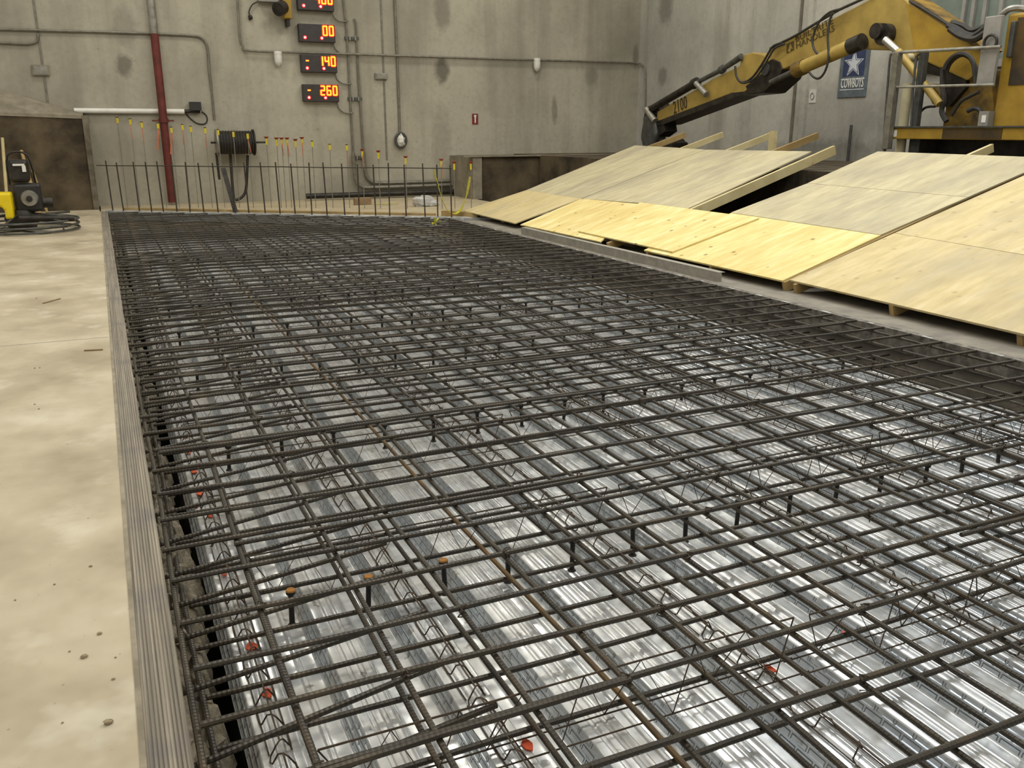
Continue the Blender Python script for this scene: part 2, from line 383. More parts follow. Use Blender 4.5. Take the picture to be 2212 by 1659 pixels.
# vertical joints in the back wall
for i, (x0, y0, x1, y1) in enumerate([(72, 0, 104, 226), (820, 0, 838, 345)]):
    a = on_y(x0, y0, WY-.005); b = on_y(x1, y1, WY-.005); X = (a.x+b.x)/2
    struct('trim_%d' % (12+i), MB().box((X-.02, WY-.012, b.z), (X+.02, WY, 9)), M['conduit'])
p = on_z(100, 740)
struct('trim_15', MB().box((-6, p.y, 0), (-.09, p.y+.012, .0006)), M['timber'])
# window in the right wall, behind the boom
a = on_x(1985, 40, WX); b = on_x(2330, 40, WX)
f = MB(); f.box((WX-.03, b.y, 2.55), (WX+.02, a.y, 4.8)); w1 = struct('window_1', f, M['window'])
f = MB()
for px in (2000, 2085, 2105, 2130, 2165, 2212):
    p = on_x(px, 30, WX-.03); f.box((WX-.09, p.y-.03, 2.5), (WX-.03, p.y+.03, 4.85))
f.box((WX-.1, b.y, 2.45), (WX-.03, a.y, 2.56)); obj('window_frame', f, M['grey_paint'], w1)

# ------------------------------------------------------------------ form timber
f = MB(); prof = [(-.066, -.14), (-.066, .0), (-.06, .002)]
ng = 9
for k in range(ng):
    x = -.058+.096*k/ng; prof += [(x, .006), (x+.006, .006), (x+.0078, .0025), (x+.0095, .0025)]
prof += [(.04, .005), (.043, -.14)]
f.prism([(x, -.6, z) for x, z in prof], (0, edge_y(0)+.55, 0))
tag(obj('form_timber', f, M['timber'], loc=(-.02, 9, 0)), 'grooved grey timber edging between slab and rebar pit', 'timber')
f = MB(); f.box((-.081, -.6, -.2), (-.066, edge_y(0)-.1, .0035))
struct('trim_14', f, plain('dusty joint', '7d7462', '9a907c', .9, 0, 8))

# ------------------------------------------------------------------ steel deck
def deck_profile(x0, x1):
    pts = []; v = .135
    while v < 5.7:
        for dx, z, mi in [(-.06, -.316, 0), (-.012, -.316, 0), (-.006, -.309, 0), (.006, -.309, 0), (.012, -.316, 0), (.06, -.316, 1), (.092, -.242, 0), (.122, -.242, 0), (.127, -.247, 0), (.137, -.247, 0), (.142, -.242, 0), (.163, -.242, 0), (.168, -.247, 0), (.178, -.247, 0), (.183, -.242, 0), (.213, -.242, 1)]:
            pts.append((v+dx, z, mi))
        v += .305
    out = []
    for i, p in enumerate(pts):
        if i in (0, len(pts)-1): out.append(p); continue
        a, b, c = Vector(pts[i-1][:2]), Vector(p[:2]), Vector(pts[i+1][:2]); rr = min(.0055, (a-b).length*.45, (c-b).length*.45)
        q0 = b+(a-b).normalized()*rr; q2 = b+(c-b).normalized()*rr
        for t in (0, .33, .67, 1.): q = q0*(1-t)**2+b*2*t*(1-t)+q2*t*t; out.append((q.x, q.y, p[2] if t == 1. else 0))
    return [p for p in out if x0-1e-6 <= p[0] <= x1+1e-6]
bx = [.195]+[.745+.61*k for k in range(8)]
bx[-1] = 5.30
for j in range(len(bx)-1):
    x0, x1 = bx[j], bx[j+1]; pr = deck_profile(x0, x1); ye = edge_y(x1)-.35; f = MB()
    if pr[0][0] > x0+.001: pr = [(x0, -.316, 0)]+pr
    if pr[-1][0] < x1-.001: pr = pr+[(x1, pr[-1][1], 0)]
    lap = .002 if j % 2 else 0
    for (x, z, mi) in pr: f.v += [(x, .1, z+lap), (x, ye, z+lap)]
    for i in range(len(pr)-1):
        f.f.append((2*i, 2*i+2, 2*i+3, 2*i+1)); f.m.append(pr[i][2])
    o = obj('deck_sheet', f, [M['deck'], M['deck_web']], loc=((x0+x1)/2, 0, -.316), fix=False)
    o.data.polygons.foreach_set('use_smooth', [True]*len(o.data.polygons))
    tag(o, 'shiny ribbed galvanized deck sheet under the rebar, %s from the left pit edge' % nth(j+1), 'metal decking', 'galvanized deck sheets under the rebar')

# ------------------------------------------------------------------ rebar
def bar(name, p, q, r, label, cat, group, mat='rebar', wob=.006, n=8, seed=0, parent=None):
    """a bar along local X between two points, slightly wavy"""
    p, q = Vector(p), Vector(q); L = (q-p).length; k = max(2, int(L/.45)); rnd = random.Random(seed); f = MB()
    ph, ph2 = rnd.random()*6, rnd.random()*6
    pts = [(L*i/k, wob*math.sin(i*.9+ph)*(0 < i < k), wob*.4*math.sin(i*1.3+ph2)*(0 < i < k)) for i in range(k+1)]
    f.tube(pts, r, n)
    o = obj(name, f, M[mat], smooth=True, fix=False)
    d = (q-p).normalized(); o.rotation_mode = 'QUATERNION'; o.rotation_quaternion = d.to_track_quat('X', 'Z')
    o.location = p; tag(o, label, cat, group); return o
RB = .0097
XL, XR = .05, 5.55
topY = [.97, 1.26, 1.56, 1.855, 2.13, 2.40, 2.70, 2.99, 3.255, 3.535, 3.83, 4.13, 4.42, 4.71, 4.99, 5.27, 5.53, 5.80, 6.06, 6.32, 6.57, 6.86, 7.14]
while topY[-1] < 18.3: topY.append(topY[-1]+.282)
rnd = random.Random(11)
for i, Y in enumerate(topY):
    xe = min(XR, .06+(18.83-Y)/.719-.06) if Y > 14.8 else XR
    if xe < .5: continue
    a = rnd.uniform(-.012, .012); g = 'crosswise bars of the upper rebar layer'
    bar('crosswise_rebar', (XL+rnd.uniform(-.015, .03), Y-a, rnd.uniform(-.003, .004)), (xe, Y+a, 0), RB+.0003,
        'upper bar running across the mat, %s away from the camera' % nth(i+1), 'rebar', g, 'rebar', seed=i)
# lapped partners lying against some of the crosswise bars
for i, (Y, xa, xb) in enumerate([(1.83, .1, 1.22), (1.50, .2, .95), (3.21, .3, 2.3), (4.385, .1, 3.2), (5.235, 1.5, 5.4), (6.53, .2, 2.9), (8.3, .2, 2.4), (9.8, 1.2, 4.6), (2.105, 2.9, 5.5)]):
    bar('lapped_rebar', (xa, Y, -.004), (xb, Y+.012, -.002), RB, 'lapped bar lying tight beside a crosswise bar, %s nearest the camera' % nth([1.50, 1.83, 2.105, 3.21, 4.385, 5.235, 6.53, 8.3, 9.8].index(Y)+1), 'rebar', 'lapped bars beside the crosswise bars', seed=90+i)
botY = [1.13+.29*k for k in range(60) if 1.13+.29*k < 18]
for i, Y in enumerate(botY):
    xe = min(XR, .06+(18.83-Y)/.719-.12) if Y > 14.7 else XR
    if xe < .5: continue
    bar('lower_crosswise_rebar', (.06+rnd.uniform(0, .06), Y+rnd.uniform(-.02, .02), -.203), (xe, Y+rnd.uniform(-.02, .02), -.203), RB,
        'lower bar running across just above the decking, %s away from the camera' % nth(i+1), 'rebar', 'crosswise bars of the lower rebar layer', seed=200+i)
topX = [.067, .32, .64, .92, 1.21, 1.52, 1.83, 2.136, 2.41]+[2.72+.303*k for k in range(10)]
for i, X in enumerate(topX):
    if X > 5.5: continue
    bar('lengthwise_rebar', (X, .15, -.0215), (X+rnd.uniform(-.03, .03), edge_y(X)-.06, -.0215), RB,
        'upper bar running lengthwise to the back wall, %s from the left timber' % nth(i+1), 'rebar', 'lengthwise bars of the upper rebar layer', 'rebar', seed=300+i)
botX = [.10, .365, .67, .977, 1.285, 1.60, 1.895, 2.225, 2.515, 2.80]+[3.105+.3*k for k in range(8)]
for i, X in enumerate(botX):
    rusty = i in (4,)
    bar('lower_lengthwise_rebar', (X, .15, -.181), (X+rnd.uniform(-.03, .03), edge_y(X)-.2, -.181), RB,
        ('ochre rusted lower bar' if rusty else 'lower bar')+' running lengthwise above the decking, %s from the left timber' % nth(i+1), 'rebar', 'lengthwise bars of the lower rebar layer', 'rebar_rusty' if rusty else 'rebar', seed=400+i)
# short dowels lapping into the mat along the left edge
shY = [1.30, 1.62, 1.93, 2.20, 2.50, 2.80, 3.08, 3.32, 3.62, 3.90, 4.20, 4.50, 4.80, 5.05, 5.33, 5.60, 5.90, 6.2, 6.45, 6.70, 6.98, 7.3, 7.6, 7.85, 8.15, 8.45, 8.7, 9.0, 9.3, 9.6, 9.9, 10.2, 10.5, 10.8, 11.1, 11.4, 11.7, 12.0, 12.4, 12.8]
for i, Y in enumerate(shY):
    e = .86+rnd.uniform(-.04, .05)
    bar('edge_dowel', (.03, Y-rnd.uniform(-.02, .05), -.13), (e, Y+rnd.uniform(-.02, .03), -.05), RB,
        'short tilted bar from the left pit edge, %s away from the camera' % nth(i+1), 'rebar', 'short edge dowels along the left timber', wob=.002, seed=500+i)
# tie-wire knots at crossings near the camera
kn = MB(); kn.tube([(-.017, -.004, .004), (-.006, .012, .013), (.008, -.012, .012), (.017, .006, .002)], .0028, 5); kn.tube([(0, .014, .01), (.004, -.016, -.03), (-.01, .004, -.034)], .0025, 5)
kn0 = None; cnt = 0
for iy, Y in enumerate(topY[:16]):
    for ix, X in enumerate(topX[1:16]):
        if (iy+2*ix) % 3 or cnt >= 100: continue
        if kn0 is None: o = kn0 = obj('tie_wire', kn, M['wire'])
        else: o = kn0.copy(); C.objects.link(o)
        o.location = (X, Y, -.001); o.rotation_euler = (0, 0, rnd.uniform(0, 6.28)); cnt += 1
        tag(o, 'tie wire knot at %s crosswise bar from the camera, %s lengthwise bar from the left' % (nth(iy+1), nth(ix+2)), 'tie wire', 'tie wires at the bar crossings')
# headed studs
def stud_mesh():
    f = MB()
    pr = [(.0105, 0), (.0105, .128), (.018, .134), (.019, .146), (.016, .150)]
    f.tube([(0, 0, z) for r, z in pr], [r for r, z in pr], 12); f.tube([(0, 0, 0), (0, 0, .008)], [.019, .013], 12); f.tube([(0, 0, .146), (0, 0, .1515)], [.019, .016], 12, mi=1)
    return f
s0 = None; rows = [2.97, 4.735, 6.44, 7.8, 9.05, 10.75, 12.4]
for ri, Y in enumerate(rows):
    k = 0; X = .455
    while X < 5.25:
        rust = ri == 0 and k < 3
        if s0 is None: o = s0 = obj('headed_stud', stud_mesh(), [M['grease'], M['rust_cap']], smooth=True)
        else: o = s0.copy(); C.objects.link(o)
        if not rust:
            if ri == 0 and k == 3: o.data = s0.data.copy(); o.data.materials[1] = M['grease']; s1 = o
            else: o.data = s1.data
        o.location = (X+rnd.uniform(-.012, .012), Y+rnd.uniform(-.02, .02), -.29 + (.025 if rust else 0))
        o.rotation_euler = (rnd.uniform(-.05, .05), rnd.uniform(-.05, .05), 0)
        tag(o, ('%s in the %s stud row from the camera, %s from the left' % ('rust-capped stud' if rust else 'dark headed stud', nth(ri+1), nth(k+1))), 'stud', 'headed studs in rows on the deck')
        X += .2975; k += 1
# zigzag bar supports across the deck
def chair_parts(L):
    a = MB().tube([(0, 0, -.035), (L, 0, -.035)], .0034, 5); b = MB()
    n = int(L/.09); n -= n % 2
    b.tube([(L*k/n, 0 if k % 2 == 0 else .042*(1 if k % 4 == 1 else -1), -.036 if k % 2 == 0 else -.227) for k in range(n+1)], .0027, 5)
    c = MB().tube([(-.05, .042, -.228), (L+.05, .042, -.228)], .003, 5); c2 = MB().tube([(-.05, -.042, -.228), (L+.05, -.042, -.228)], .003, 5)
    return a, b, c, c2
hc0 = None
for ri, Y in enumerate([1.93, 3.17, 4.33, 5.55, 6.8, 8.0, 9.25, 10.5]):
    for k, X in enumerate([.34, 1.98, 3.62]):
        lb = 'zigzag wire bar support across the deck, %s row from the camera, %s piece' % (nth(ri+1), ['left', 'middle', 'right'][k])
        t = thing('bar_support', lb, 'bar support', (X, Y+rnd.uniform(-.03, .03), 0), 'zigzag wire supports under the upper bars'); t.rotation_euler.z = rnd.uniform(-.015, .015)
        if hc0 is None:
            hc0 = []
            for nm, mb in zip(('top_wire', 'zigzag_wire', 'runner_wire', 'runner_wire'), chair_parts(1.58)):
                o = obj(nm, mb, M['wire'], fix=False); o.parent = t; hc0.append(o)
        else:
            for o in hc0: c = o.copy(); C.objects.link(c); c.parent = t
# low slab bolsters lengthwise on the ribs
def bolster_parts(L):
    a = MB().tube([(0, 0, .045), (0, L, .045)], .003, 5); b = MB(); n = int(L/.125)
    pts = []
    for k in range(n+1):
        y = L*k/n; s = 1 if k % 2 else -1
        pts += [(.035*s, y-.03, .004), (.03*s, y-.012, .01), (.012*s, y-.01, .04), (0, y, .046), (-.012*s, y+.01, .04), (-.03*s, y+.012, .01), (-.035*s, y+.03, .004)]
    b.tube(pts, .0028, 5)
    return a, b, MB().tube([(-.033, 0, .004), (-.033, L, .004)], .0025, 5), MB().tube([(.033, 0, .004), (.033, L, .004)], .0025, 5)
sb0 = None
for xi, X in enumerate([.287, .897, 1.812, 2.727, 3.642, 4.557]):
    for k, Y in enumerate([.75, 2.25, 3.75, 5.25, 6.75, 8.25, 9.75]):
        t = thing('slab_bolster', 'looped wire bolster along a deck rib, %s line from left, %s from the camera' % (nth(xi+1), nth(k+1)), 'bar support', (X+rnd.uniform(-.01, .01), Y, -.241), 'low wire bolsters on the deck ribs')
        if sb0 is None:
            sb0 = []
            for nm, mb in zip(('top_wire', 'loop_wire', 'runner_wire', 'runner_wire'), bolster_parts(1.44)):
                o = obj(nm, mb, M['wire'], fix=False); o.parent = t; sb0.append(o)
        else:
            for o in sb0: c = o.copy(); C.objects.link(c); c.parent = t
# orange paint splashes
for i, (px, py, w) in enumerate([(a, b, c*.62) for a, b, c in [(543, 1396, .03), (577, 1497, .03), (431, 1066, .026), (420, 1019, .026), (454, 1115, .02), (424, 1094, .018), (383, 883, .022), (401, 944, .022), (409, 978, .02), (484, 1241, .018), (1139, 1610, .03), (1663, 1446, .028), (1826, 1369, .016)]]):
    p = on_z(px, py, -.237); f = MB(); rr = random.Random(i)
    n = 9; pts = [(p.x+w*math.cos(6.283*k/n)*rr.uniform(.6, 1.2), p.y+w*1.7*math.sin(6.283*k/n)*rr.uniform(.6, 1.2), -.238) for k in range(n)]
    f.prism(pts, (0, 0, .004))
    nm = ['in front of all along the left rib line', 'a little behind the nearest on the left rib line'][i] if False else None
    tag(obj('paint_splash', f, M['orange'], loc=p), 'orange paint splash on the decking, %s nearest to the camera%s' % (nth([1, 0, 5, 4, 7, 6, 12, 9, 8, 3, 2, 10, 11].index(i)+1) if False else ['6th', '4th', '8th', '10th', '7th', '9th', '13th', '12th', '11th', '5th', '1st', '3rd', '2nd'][i], ' along the left edge' if i < 10 else ''), 'paint mark', 'orange paint splashes')

# ------------------------------------------------------------------ far fence of dowels and cross bar
fx = [(245, 448), (268, 450), (302, 452), (328.5, 454), (354, 455), (383, 457), (411, 459), (441, 460), (472, 460), (508.5, 462), (538, 463), (573.5, 464), (605.5, 465), (638, 465), (673.6, 466), (707, 464), (745, 466), (776, 467), (811.6, 467), (841.6, 468), (877.5, 469), (918.8, 470), (945.4, 466), (975.6, 453)]
def on_edge(px, off=0.):
    r = ray(px, 460); # heading ray against the skew line moved back by off
    k = r.x/r.y; Y = (18.83+off+.719*.06)/(1+.719*k); return Vector((k*Y, Y, 0))
for i, (px, py) in enumerate(fx):
    p = on_edge(px, .02); h = .93+rnd.uniform(-.015, .03)
    o = bar('fence_dowel', (p.x, p.y, -.15), (p.x+rnd.uniform(-.03, .01), p.y, h), .0125, 'upright dark bar in the front row at the far pit edge, %s from the left' % nth(i+1), 'rebar', 'upright bars along the far pit edge', wob=.002, seed=600+i)
a = on_edge(222, -.01); b = on_edge(978, -.01)
bar('fence_rail_bar', (a.x, a.y, .865), (b.x, b.y, .865), .009, 'thin level bar tied across the tops of the upright bars at the far edge', 'rebar', None, wob=.008, seed=650)
# tall thin stakes with caps behind them
stakes = [(253, 258, 0), (281, 261, 1), (306, 268, 1), (341, 270, 2), (370, 279, 2), (394, 273, 1), (412, 277, 0), (443, 280, 1), (471, 284, 0), (504, 288, 0), (535, 292, 1), (575, 298, 3), (597, 300, 4), (608, 300, 5), (620, 300, 5), (638, 303, 4), (652, 299, 5), (674, 309, 0), (712, 316, 0), (749, 317, 1), (782, 325, 5), (817, 328, 4), (876, 340, 4), (953, 346, 5), (981, 352, 4), (1017, 352, 4)]
tops = []
for i, (px, py, kd) in enumerate(stakes):
    r = ray(px, py); k = r.x/r.y; Y = (20.0-.0)/(1+.52*k) if False else None
    # stakes stand in a line about a metre behind the pit edge
    Y = (19.86+.53*.2)/(1+.53*k); X = k*Y; top = CAM+r*(Y/r.y)
    side = '%s from the left' % nth(i+1)
    red = kd in (3, 4, 5)
    lb = 'thin stake, %s cap%s, %s behind the far bars' % ('red and yellow' if red else 'yellow', ', orange ribbon' if kd in (1, 2, 5) else '', side)
    t = thing('capped_stake', lb, 'stake', (X, Y, 0), 'capped stakes behind the far pit edge')
    obj('shaft', MB().tube([(X, Y, 0), top], .0075, 6), M['galv'], t, smooth=True)
    f = MB()
    if red: f.tube([top-Vector((0,0,.01)), top+Vector((0,0,.025))], [.026, .05], 8); obj('cap', f, M['cap_red'], t); g = MB().tube([top-Vector((0,0,.13)), top-Vector((0,0,.01))], .02, 8); obj('sleeve', g, M['cap_yellow'], t)
    else: f.tube([top-Vector((0,0,.07)), top+Vector((0,0,.03))], .024, 8); obj('cap', f, M['cap_yellow'], t); g = MB().tube([top+Vector((0,0,.03)), top+Vector((0,0,.045))], .025, 8); obj('cap_top', g, M['black'], t)
    if kd in (1, 2, 5):
        L = .4 if kd == 2 else .26; z0 = -.08; w = .007 if kd != 2 else .017; g = MB(); sx = -.06 if kd == 2 else rnd.uniform(-.02, .03)
        g.beam(top+Vector((.0, -.035, z0)), top+Vector((sx, -.045, z0-L)), .008, w*2, (1, 0, 0)); obj('ribbon', g, M['ribbon_o'], t)

# plank along the far edge
a = on_edge(270, .26); b = on_edge(940, .26)
tag(obj('edge_board', MB().beam((a.x, a.y, .03), (b.x, b.y, .03), .1, .06), M['lumber_dark'], loc=(a+b)/2), 'long tan board lying along the far pit edge behind the bars', 'board')

# ------------------------------------------------------------------ things on the back wall
yf = WY-.03
def wpts(l, off=.03): return [on_y(x, y, WY-off) for x, y in l]
def conduit(label, pts, r=.026, off=.035, mat='conduit', name='conduit', cat='conduit', group='conduits on the walls', sm=4):
    p = smooth_path(wpts(pts, off), sm); o = obj(name, MB().tube(p, r, 8), M[mat], smooth=True, loc=p[0]); tag(o, label, cat, group); return o
conduit('conduit crossing the left of the back wall and turning down above the cable reel', [(-40, 62), (100, 66), (250, 70), (336, 73), (415, 77), (438, 84), (448, 103), (452, 150), (457, 195)])
conduit('short conduit stub on the back wall at the left photo edge, below the long one', [(-40, 90), (40, 94), (66, 94), (80, 88), (83, 72)])
conduit('long conduit running right from the corner bend near the displays to the wall corner', [(512, -60), (513, 0), (518, 80), (525, 100), (542, 110), (700, 115), (1020, 126), (1200, 131), (1340, 135)], .026, .085)
conduit('left of the two upright conduits beside the displays', [(741, -60), (742, 0), (748, 59), (753, 142), (757, 220), (763, 330)], .022)
conduit('right of the two upright conduits beside the displays', [(765, 40), (769, 59), (773, 142), (778, 220), (785, 325)], .022)
conduit('upper pipe bending along the foot of the back wall', [(785, 325), (790, 372), (800, 390), (830, 395), (985, 390)], .04, .06)
conduit('lower pipe bending along the foot of the back wall', [(763, 330), (768, 385), (780, 402), (810, 405), (985, 399)], .045, .12)
conduit('upright grey conduit running down to the oval wall lamp', [(852, -60), (853, 0), (858, 120), (864, 285)], .028)
conduit('conduit end hanging below the bend above the reel', [(457, 197), (460, 225), (463, 258)], .022, .022)
# conduit continuing round the corner onto the right wall
q = [on_y(1340, 135, WY-.085), Vector((WX-.12, WY-.06, on_y(1370, 137, WY).z)), Vector((WX-.045, WY-.2, on_y(1375, 139, WY).z-.02)), on_x(1394, 160, WX-.022), on_x(1394, 232, WX-.022)]
tag(obj('conduit', MB().tube(smooth_path(q, 5), .022, 8), M['conduit'], smooth=True, loc=q[0]), 'conduit dropping down just right of the wall corner', 'conduit', 'conduits on the walls')
# conduit brackets
for i, (x0, x1, y) in enumerate([(745, 775, 82), (752, 782, 213), (761, 790, 340)]):
    a, b = wpts([(x0, y), (x1, y)], .05); t = thing('conduit_bracket', 'dark bracket holding the upright conduits, %s of three' % ['topmost', 'middle', 'lowest'][i], 'bracket', (a.x, a.y, a.z), 'conduit brackets beside the displays')
    obj('strut', MB().box((a.x, WY-.05, a.z-.03), (b.x, WY, a.z+.03)), M['darkpost'], t)
    obj('clamp', MB().box((a.x+.09, WY-.075, a.z-.045), (a.x+.12, WY-.05, a.z+.045)).box((b.x-.1, WY-.075, a.z-.045), (b.x-.07, WY-.05, a.z+.045)), M['galv'], t)
# red pipe
a = on_y(322, 0, WY-.2); zr = on_y(375, 425, WY-.2)
X = on_y(350, 230, WY-.2).x
t = thing('red_riser_pipe', 'dark red upright fire riser pipe on the back wall', 'pipe', (X, WY-.2, 0))
obj('pipe', MB().tube([(X, WY-.2, .05), (X, WY-.2, 3.36)], .08, 16), M['red_pipe'], t, smooth=True)
obj('upper_pipe', MB().tube([(X, WY-.2, 3.36), (X, WY-.2, 9)], .08, 16), M['galv'], t, smooth=True)['label'] = 'grey unpainted upper pipe'
obj('coupling', MB().tube([(X, WY-.2, 1.66), (X, WY-.2, 1.74)], .1, 16).box((X-.22, WY-.24, 1.68), (X+.2, WY-.16, 1.71)), M['red_pipe'], t)
# white horizontal pipe and valve
a = on_y(160, 239, WY-.055); b = on_y(398, 241, WY-.055)
tag(obj('white_pipe', MB().tube([(a.x, a.y, b.z), (b.x, b.y, b.z)], .052, 14), M['white'], smooth=True, loc=a), 'long white pipe fixed level on the back wall behind the red riser', 'pipe')
f = MB(); v = thing('pipe_valve', 'black valve with short levers at the right end of the white pipe', 'valve', b)
p = on_y(415, 240, WY-.08); q = on_y(423, 229, WY-.1)
obj('valve_body', MB().tube([b, p, on_y(432, 241, WY-.08)], .04, 10), M['grease'], v)
obj('actuator', MB().box((q.x-.12, q.y-.08, q.z-.09), (q.x+.1, WY, q.z+.08)), M['black'], v)
obj('lever', MB().tube([p, p+Vector((0, -.04, .18))], .02, 6), M['grease'], v)
tag(obj('loose_cable', MB().tube(smooth_path(wpts([(436, 241), (446, 250), (447, 262), (440, 268), (425, 266), (410, 255), (402, 246)], .014), 5), .014, 6), M['hose'], smooth=True, loc=p), 'thin dark cable looping below the black valve', 'cable')
# junction boxes
for i, (x, y, w, h, lb) in enumerate([(88, 152, .3, .2, 'pale junction box on the joint at the far left of the back wall'), (822, 165, .28, .14, 'pale flat junction box right of the displays')]):
    p = on_y(x, y, WY); t = thing('junction_box', lb, 'box', p); obj('box_body', MB().box((p.x-w/2, WY-.06, p.z-h/2), (p.x+w/2, WY, p.z+h/2)), M['block_top'] if i == 0 else M['galv'], t, bevel=.01)
    obj('cover', MB().box((p.x-w*.4, WY-.07, p.z-h*.4), (p.x+w*.4, WY-.06, p.z+h*.4)), M['galv'], t)
# wall lamps
for i, (x, y, lb) in enumerate([(601, 128, 'white capsule wall lamp left of the displays'), (1160, 141, 'white capsule wall lamp high on the right half of the back wall')]):
    p = on_y(x, y, WY-.1); t = thing('wall_lamp', lb, 'lamp', p, 'white capsule wall lamps')
    obj('lamp_base', MB().tube([p+Vector((0, 0, .1)), p+Vector((0, 0, .16))], .085, 14).box((p.x-.05, p.y, p.z+.06), (p.x+.05, WY, p.z+.16)), M['white'], t, smooth=True)
    obj('globe', MB().tube([p+Vector((0, 0, z)) for z in (.1, .05, -.05, -.1, -.14)], [.08, .085, .08, .062, .02], 14), M['white_lamp'], t, smooth=True)
p = on_y(866, 303, WY-.08); t = thing('oval_lamp', 'oval caged wall lamp low on the back wall beside the pipes', 'lamp', p)
obj('lamp_ring', MB().tube([p+Vector((.13*math.cos(k*.4488), 0, .16*math.sin(k*.4488))) for k in range(15)], .03, 8), M['darkpost'], t, smooth=True)
f = MB().blob((p.x, p.y, p.z), .12, 1, sq=(.8, .7, 1.1), n=10); obj('globe', f, M['white_lamp'], t, smooth=True)
# fire point sign
a = on_y(1026, 257, WY); t = thing('fire_sign', 'small dark red sign with a white arrow on the back wall', 'sign', a)
obj('sign_panel', MB().box((a.x-.075, WY-.015, a.z-.12), (a.x+.075, WY, a.z+.12)), M['sign_red'], t)
f = MB(); y = WY-.018
f.prism([(a.x-.035, y, a.z+.09), (a.x+.035, y, a.z+.09), (a.x+.015, y, a.z+.02), (a.x+.015, y, a.z-.09), (a.x-.015, y, a.z-.09), (a.x-.015, y, a.z+.02)], (0, .004, 0)); obj('arrow', f, M['white'], t)
# LED displays
SEG = {'0': 'abcdef', '1': 'bc', '2': 'abged', '4': 'fgbc', '6': 'afgedc', '-': 'g'}
def digit(mb, ch, x, z, w, h, y, th):
    sg = SEG[ch]; hw = w/2; hh = h/2; e = th*.35
    bars = {'a': ((-hw, hh), (hw, hh)), 'd': ((-hw, -hh), (hw, -hh)), 'g': ((-hw, 0), (hw, 0)), 'f': ((-hw, hh), (-hw, 0)), 'b': ((hw, hh), (hw, 0)), 'e': ((-hw, 0), (-hw, -hh)), 'c': ((hw, 0), (hw, -hh))}
    for s in sg:
        (xa, za), (xb, zb) = bars[s]; x0, x1 = min(xa, xb)-th/2+e*(za == zb), max(xa, xb)+th/2-e*(za == zb); z0, z1 = min(za, zb)-th/2+e*(xa == xb), max(za, zb)+th/2-e*(xa == xb)
        mb.box((x+x0, y, z+z0), (x+x1, y+.006, z+z1))
for i, (x0, y0, x1, y1, txt, sign, lb) in enumerate([(642, -14, 722, 20, '400', True, 'topmost red number display on the back wall, reading 400'), (645, 54, 725, 89, '00', False, 'dark number display on the back wall reading 00'), (650, 120, 729, 155, '140', True, 'dark number display on the back wall reading minus 140'), (654, 184, 733, 218, '260', True, 'lowest dark number display on the back wall, reading minus 260')]):
    a = on_y(x0, y0, WY-.16); b = on_y(x1, y1, WY-.16); W = b.x-a.x; cz = (a.z+b.z)/2; Hh = .36; y = WY-.16
    t = thing('number_display', lb, 'display', (a.x, y, cz), 'number displays on the back wall')
    obj('housing', MB().box((a.x, y, cz-Hh/2), (b.x, WY, cz+Hh/2)), M['led_case'], t, bevel=.012)
    def lit(name, ch, x, w, h, tw, t0):
        hh = MB(); digit(hh, ch, x, cz+.055, w, h, y-.011, t0); o = obj(name, hh, M['led_yel'], t)
        g = MB(); digit(g, ch, x, cz+.055, w, h, y-.006, tw); obj('digit_glow', g, M['led_red'], o)
    for k, ch in enumerate(txt): lit('digit', ch, b.x-.085-(len(txt)-1-k)*.135, .078, .18, .062, .028)
    if sign: lit('minus_sign', '-', a.x+.13, .06, .16, .04, .024)
    for x in (a.x+.12, a.x+.48):
        o = obj('indicator_lamp', MB().tube([(x, y-.012, cz-.095), (x, y, cz-.095)], .024, 10), M['led_dot'], t); obj('indicator_glow', MB().tube([(x, y-.008, cz-.095), (x, y, cz-.095)], .042, 10), M['led_red'], o)
    # cable to the upright conduits
    pts = wpts([(x1-5, y1+2), (x1-2, y1+15), (x1+8, y1+24), (x1+24, y1+27), (x1+30, y1+24)], .06)
    tag(obj('display_cable', MB().tube(smooth_path(pts, 5), .018, 6), M['conduit'], smooth=True, loc=pts[0]), 'curved cable from the %s display to the upright conduits' % ['topmost', 'second', 'third', 'lowest'][i], 'cable', 'curved display cables')
# signal light with grey box
p = on_y(576, 3, WY); t = thing('signal_box', 'pale grey box at the top photo edge left of the displays', 'box', p)
obj('box_body', MB().box((p.x-.2, WY-.2, p.z-.03), (p.x+.22, WY, p.z+.3)), M['grey_paint'], t, bevel=.01)
c = smooth_path(wpts([(556, 4), (545, 10), (538, 25), (540, 36)], .05), 5); obj('lead', MB().tube(c, .014, 6), M['hose'], t, smooth=True); obj('plug', MB().blob(on_y(541, 38, WY-.05), .05, 2), M['black'], t)
p = on_y(613, 18, WY-.25); t = thing('signal_light', 'yellow signal light with black visor at the top photo edge', 'light', p)
obj('housing', MB().box((p.x-.02, p.y-.05, p.z-.2), (p.x+.16, p.y+.2, p.z+.45)), M['yellow'], t, bevel=.02)
f = MB().tube([(p.x-.02, p.y-.05, p.z+.02), (p.x-.16, p.y-.2, p.z-.05)], [.13, .14], 14); obj('visor', f, M['black'], t, smooth=True)
obj('lens', MB().tube([(p.x-.12, p.y-.15, p.z-.03), (p.x-.165, p.y-.205, p.z-.055)], [.1, .11], 14), M['grease'], t, smooth=True)
obj('bracket', MB().box((p.x+.05, p.y+.0, p.z-.34), (p.x+.11, WY, p.z-.2)), M['grease'], t)
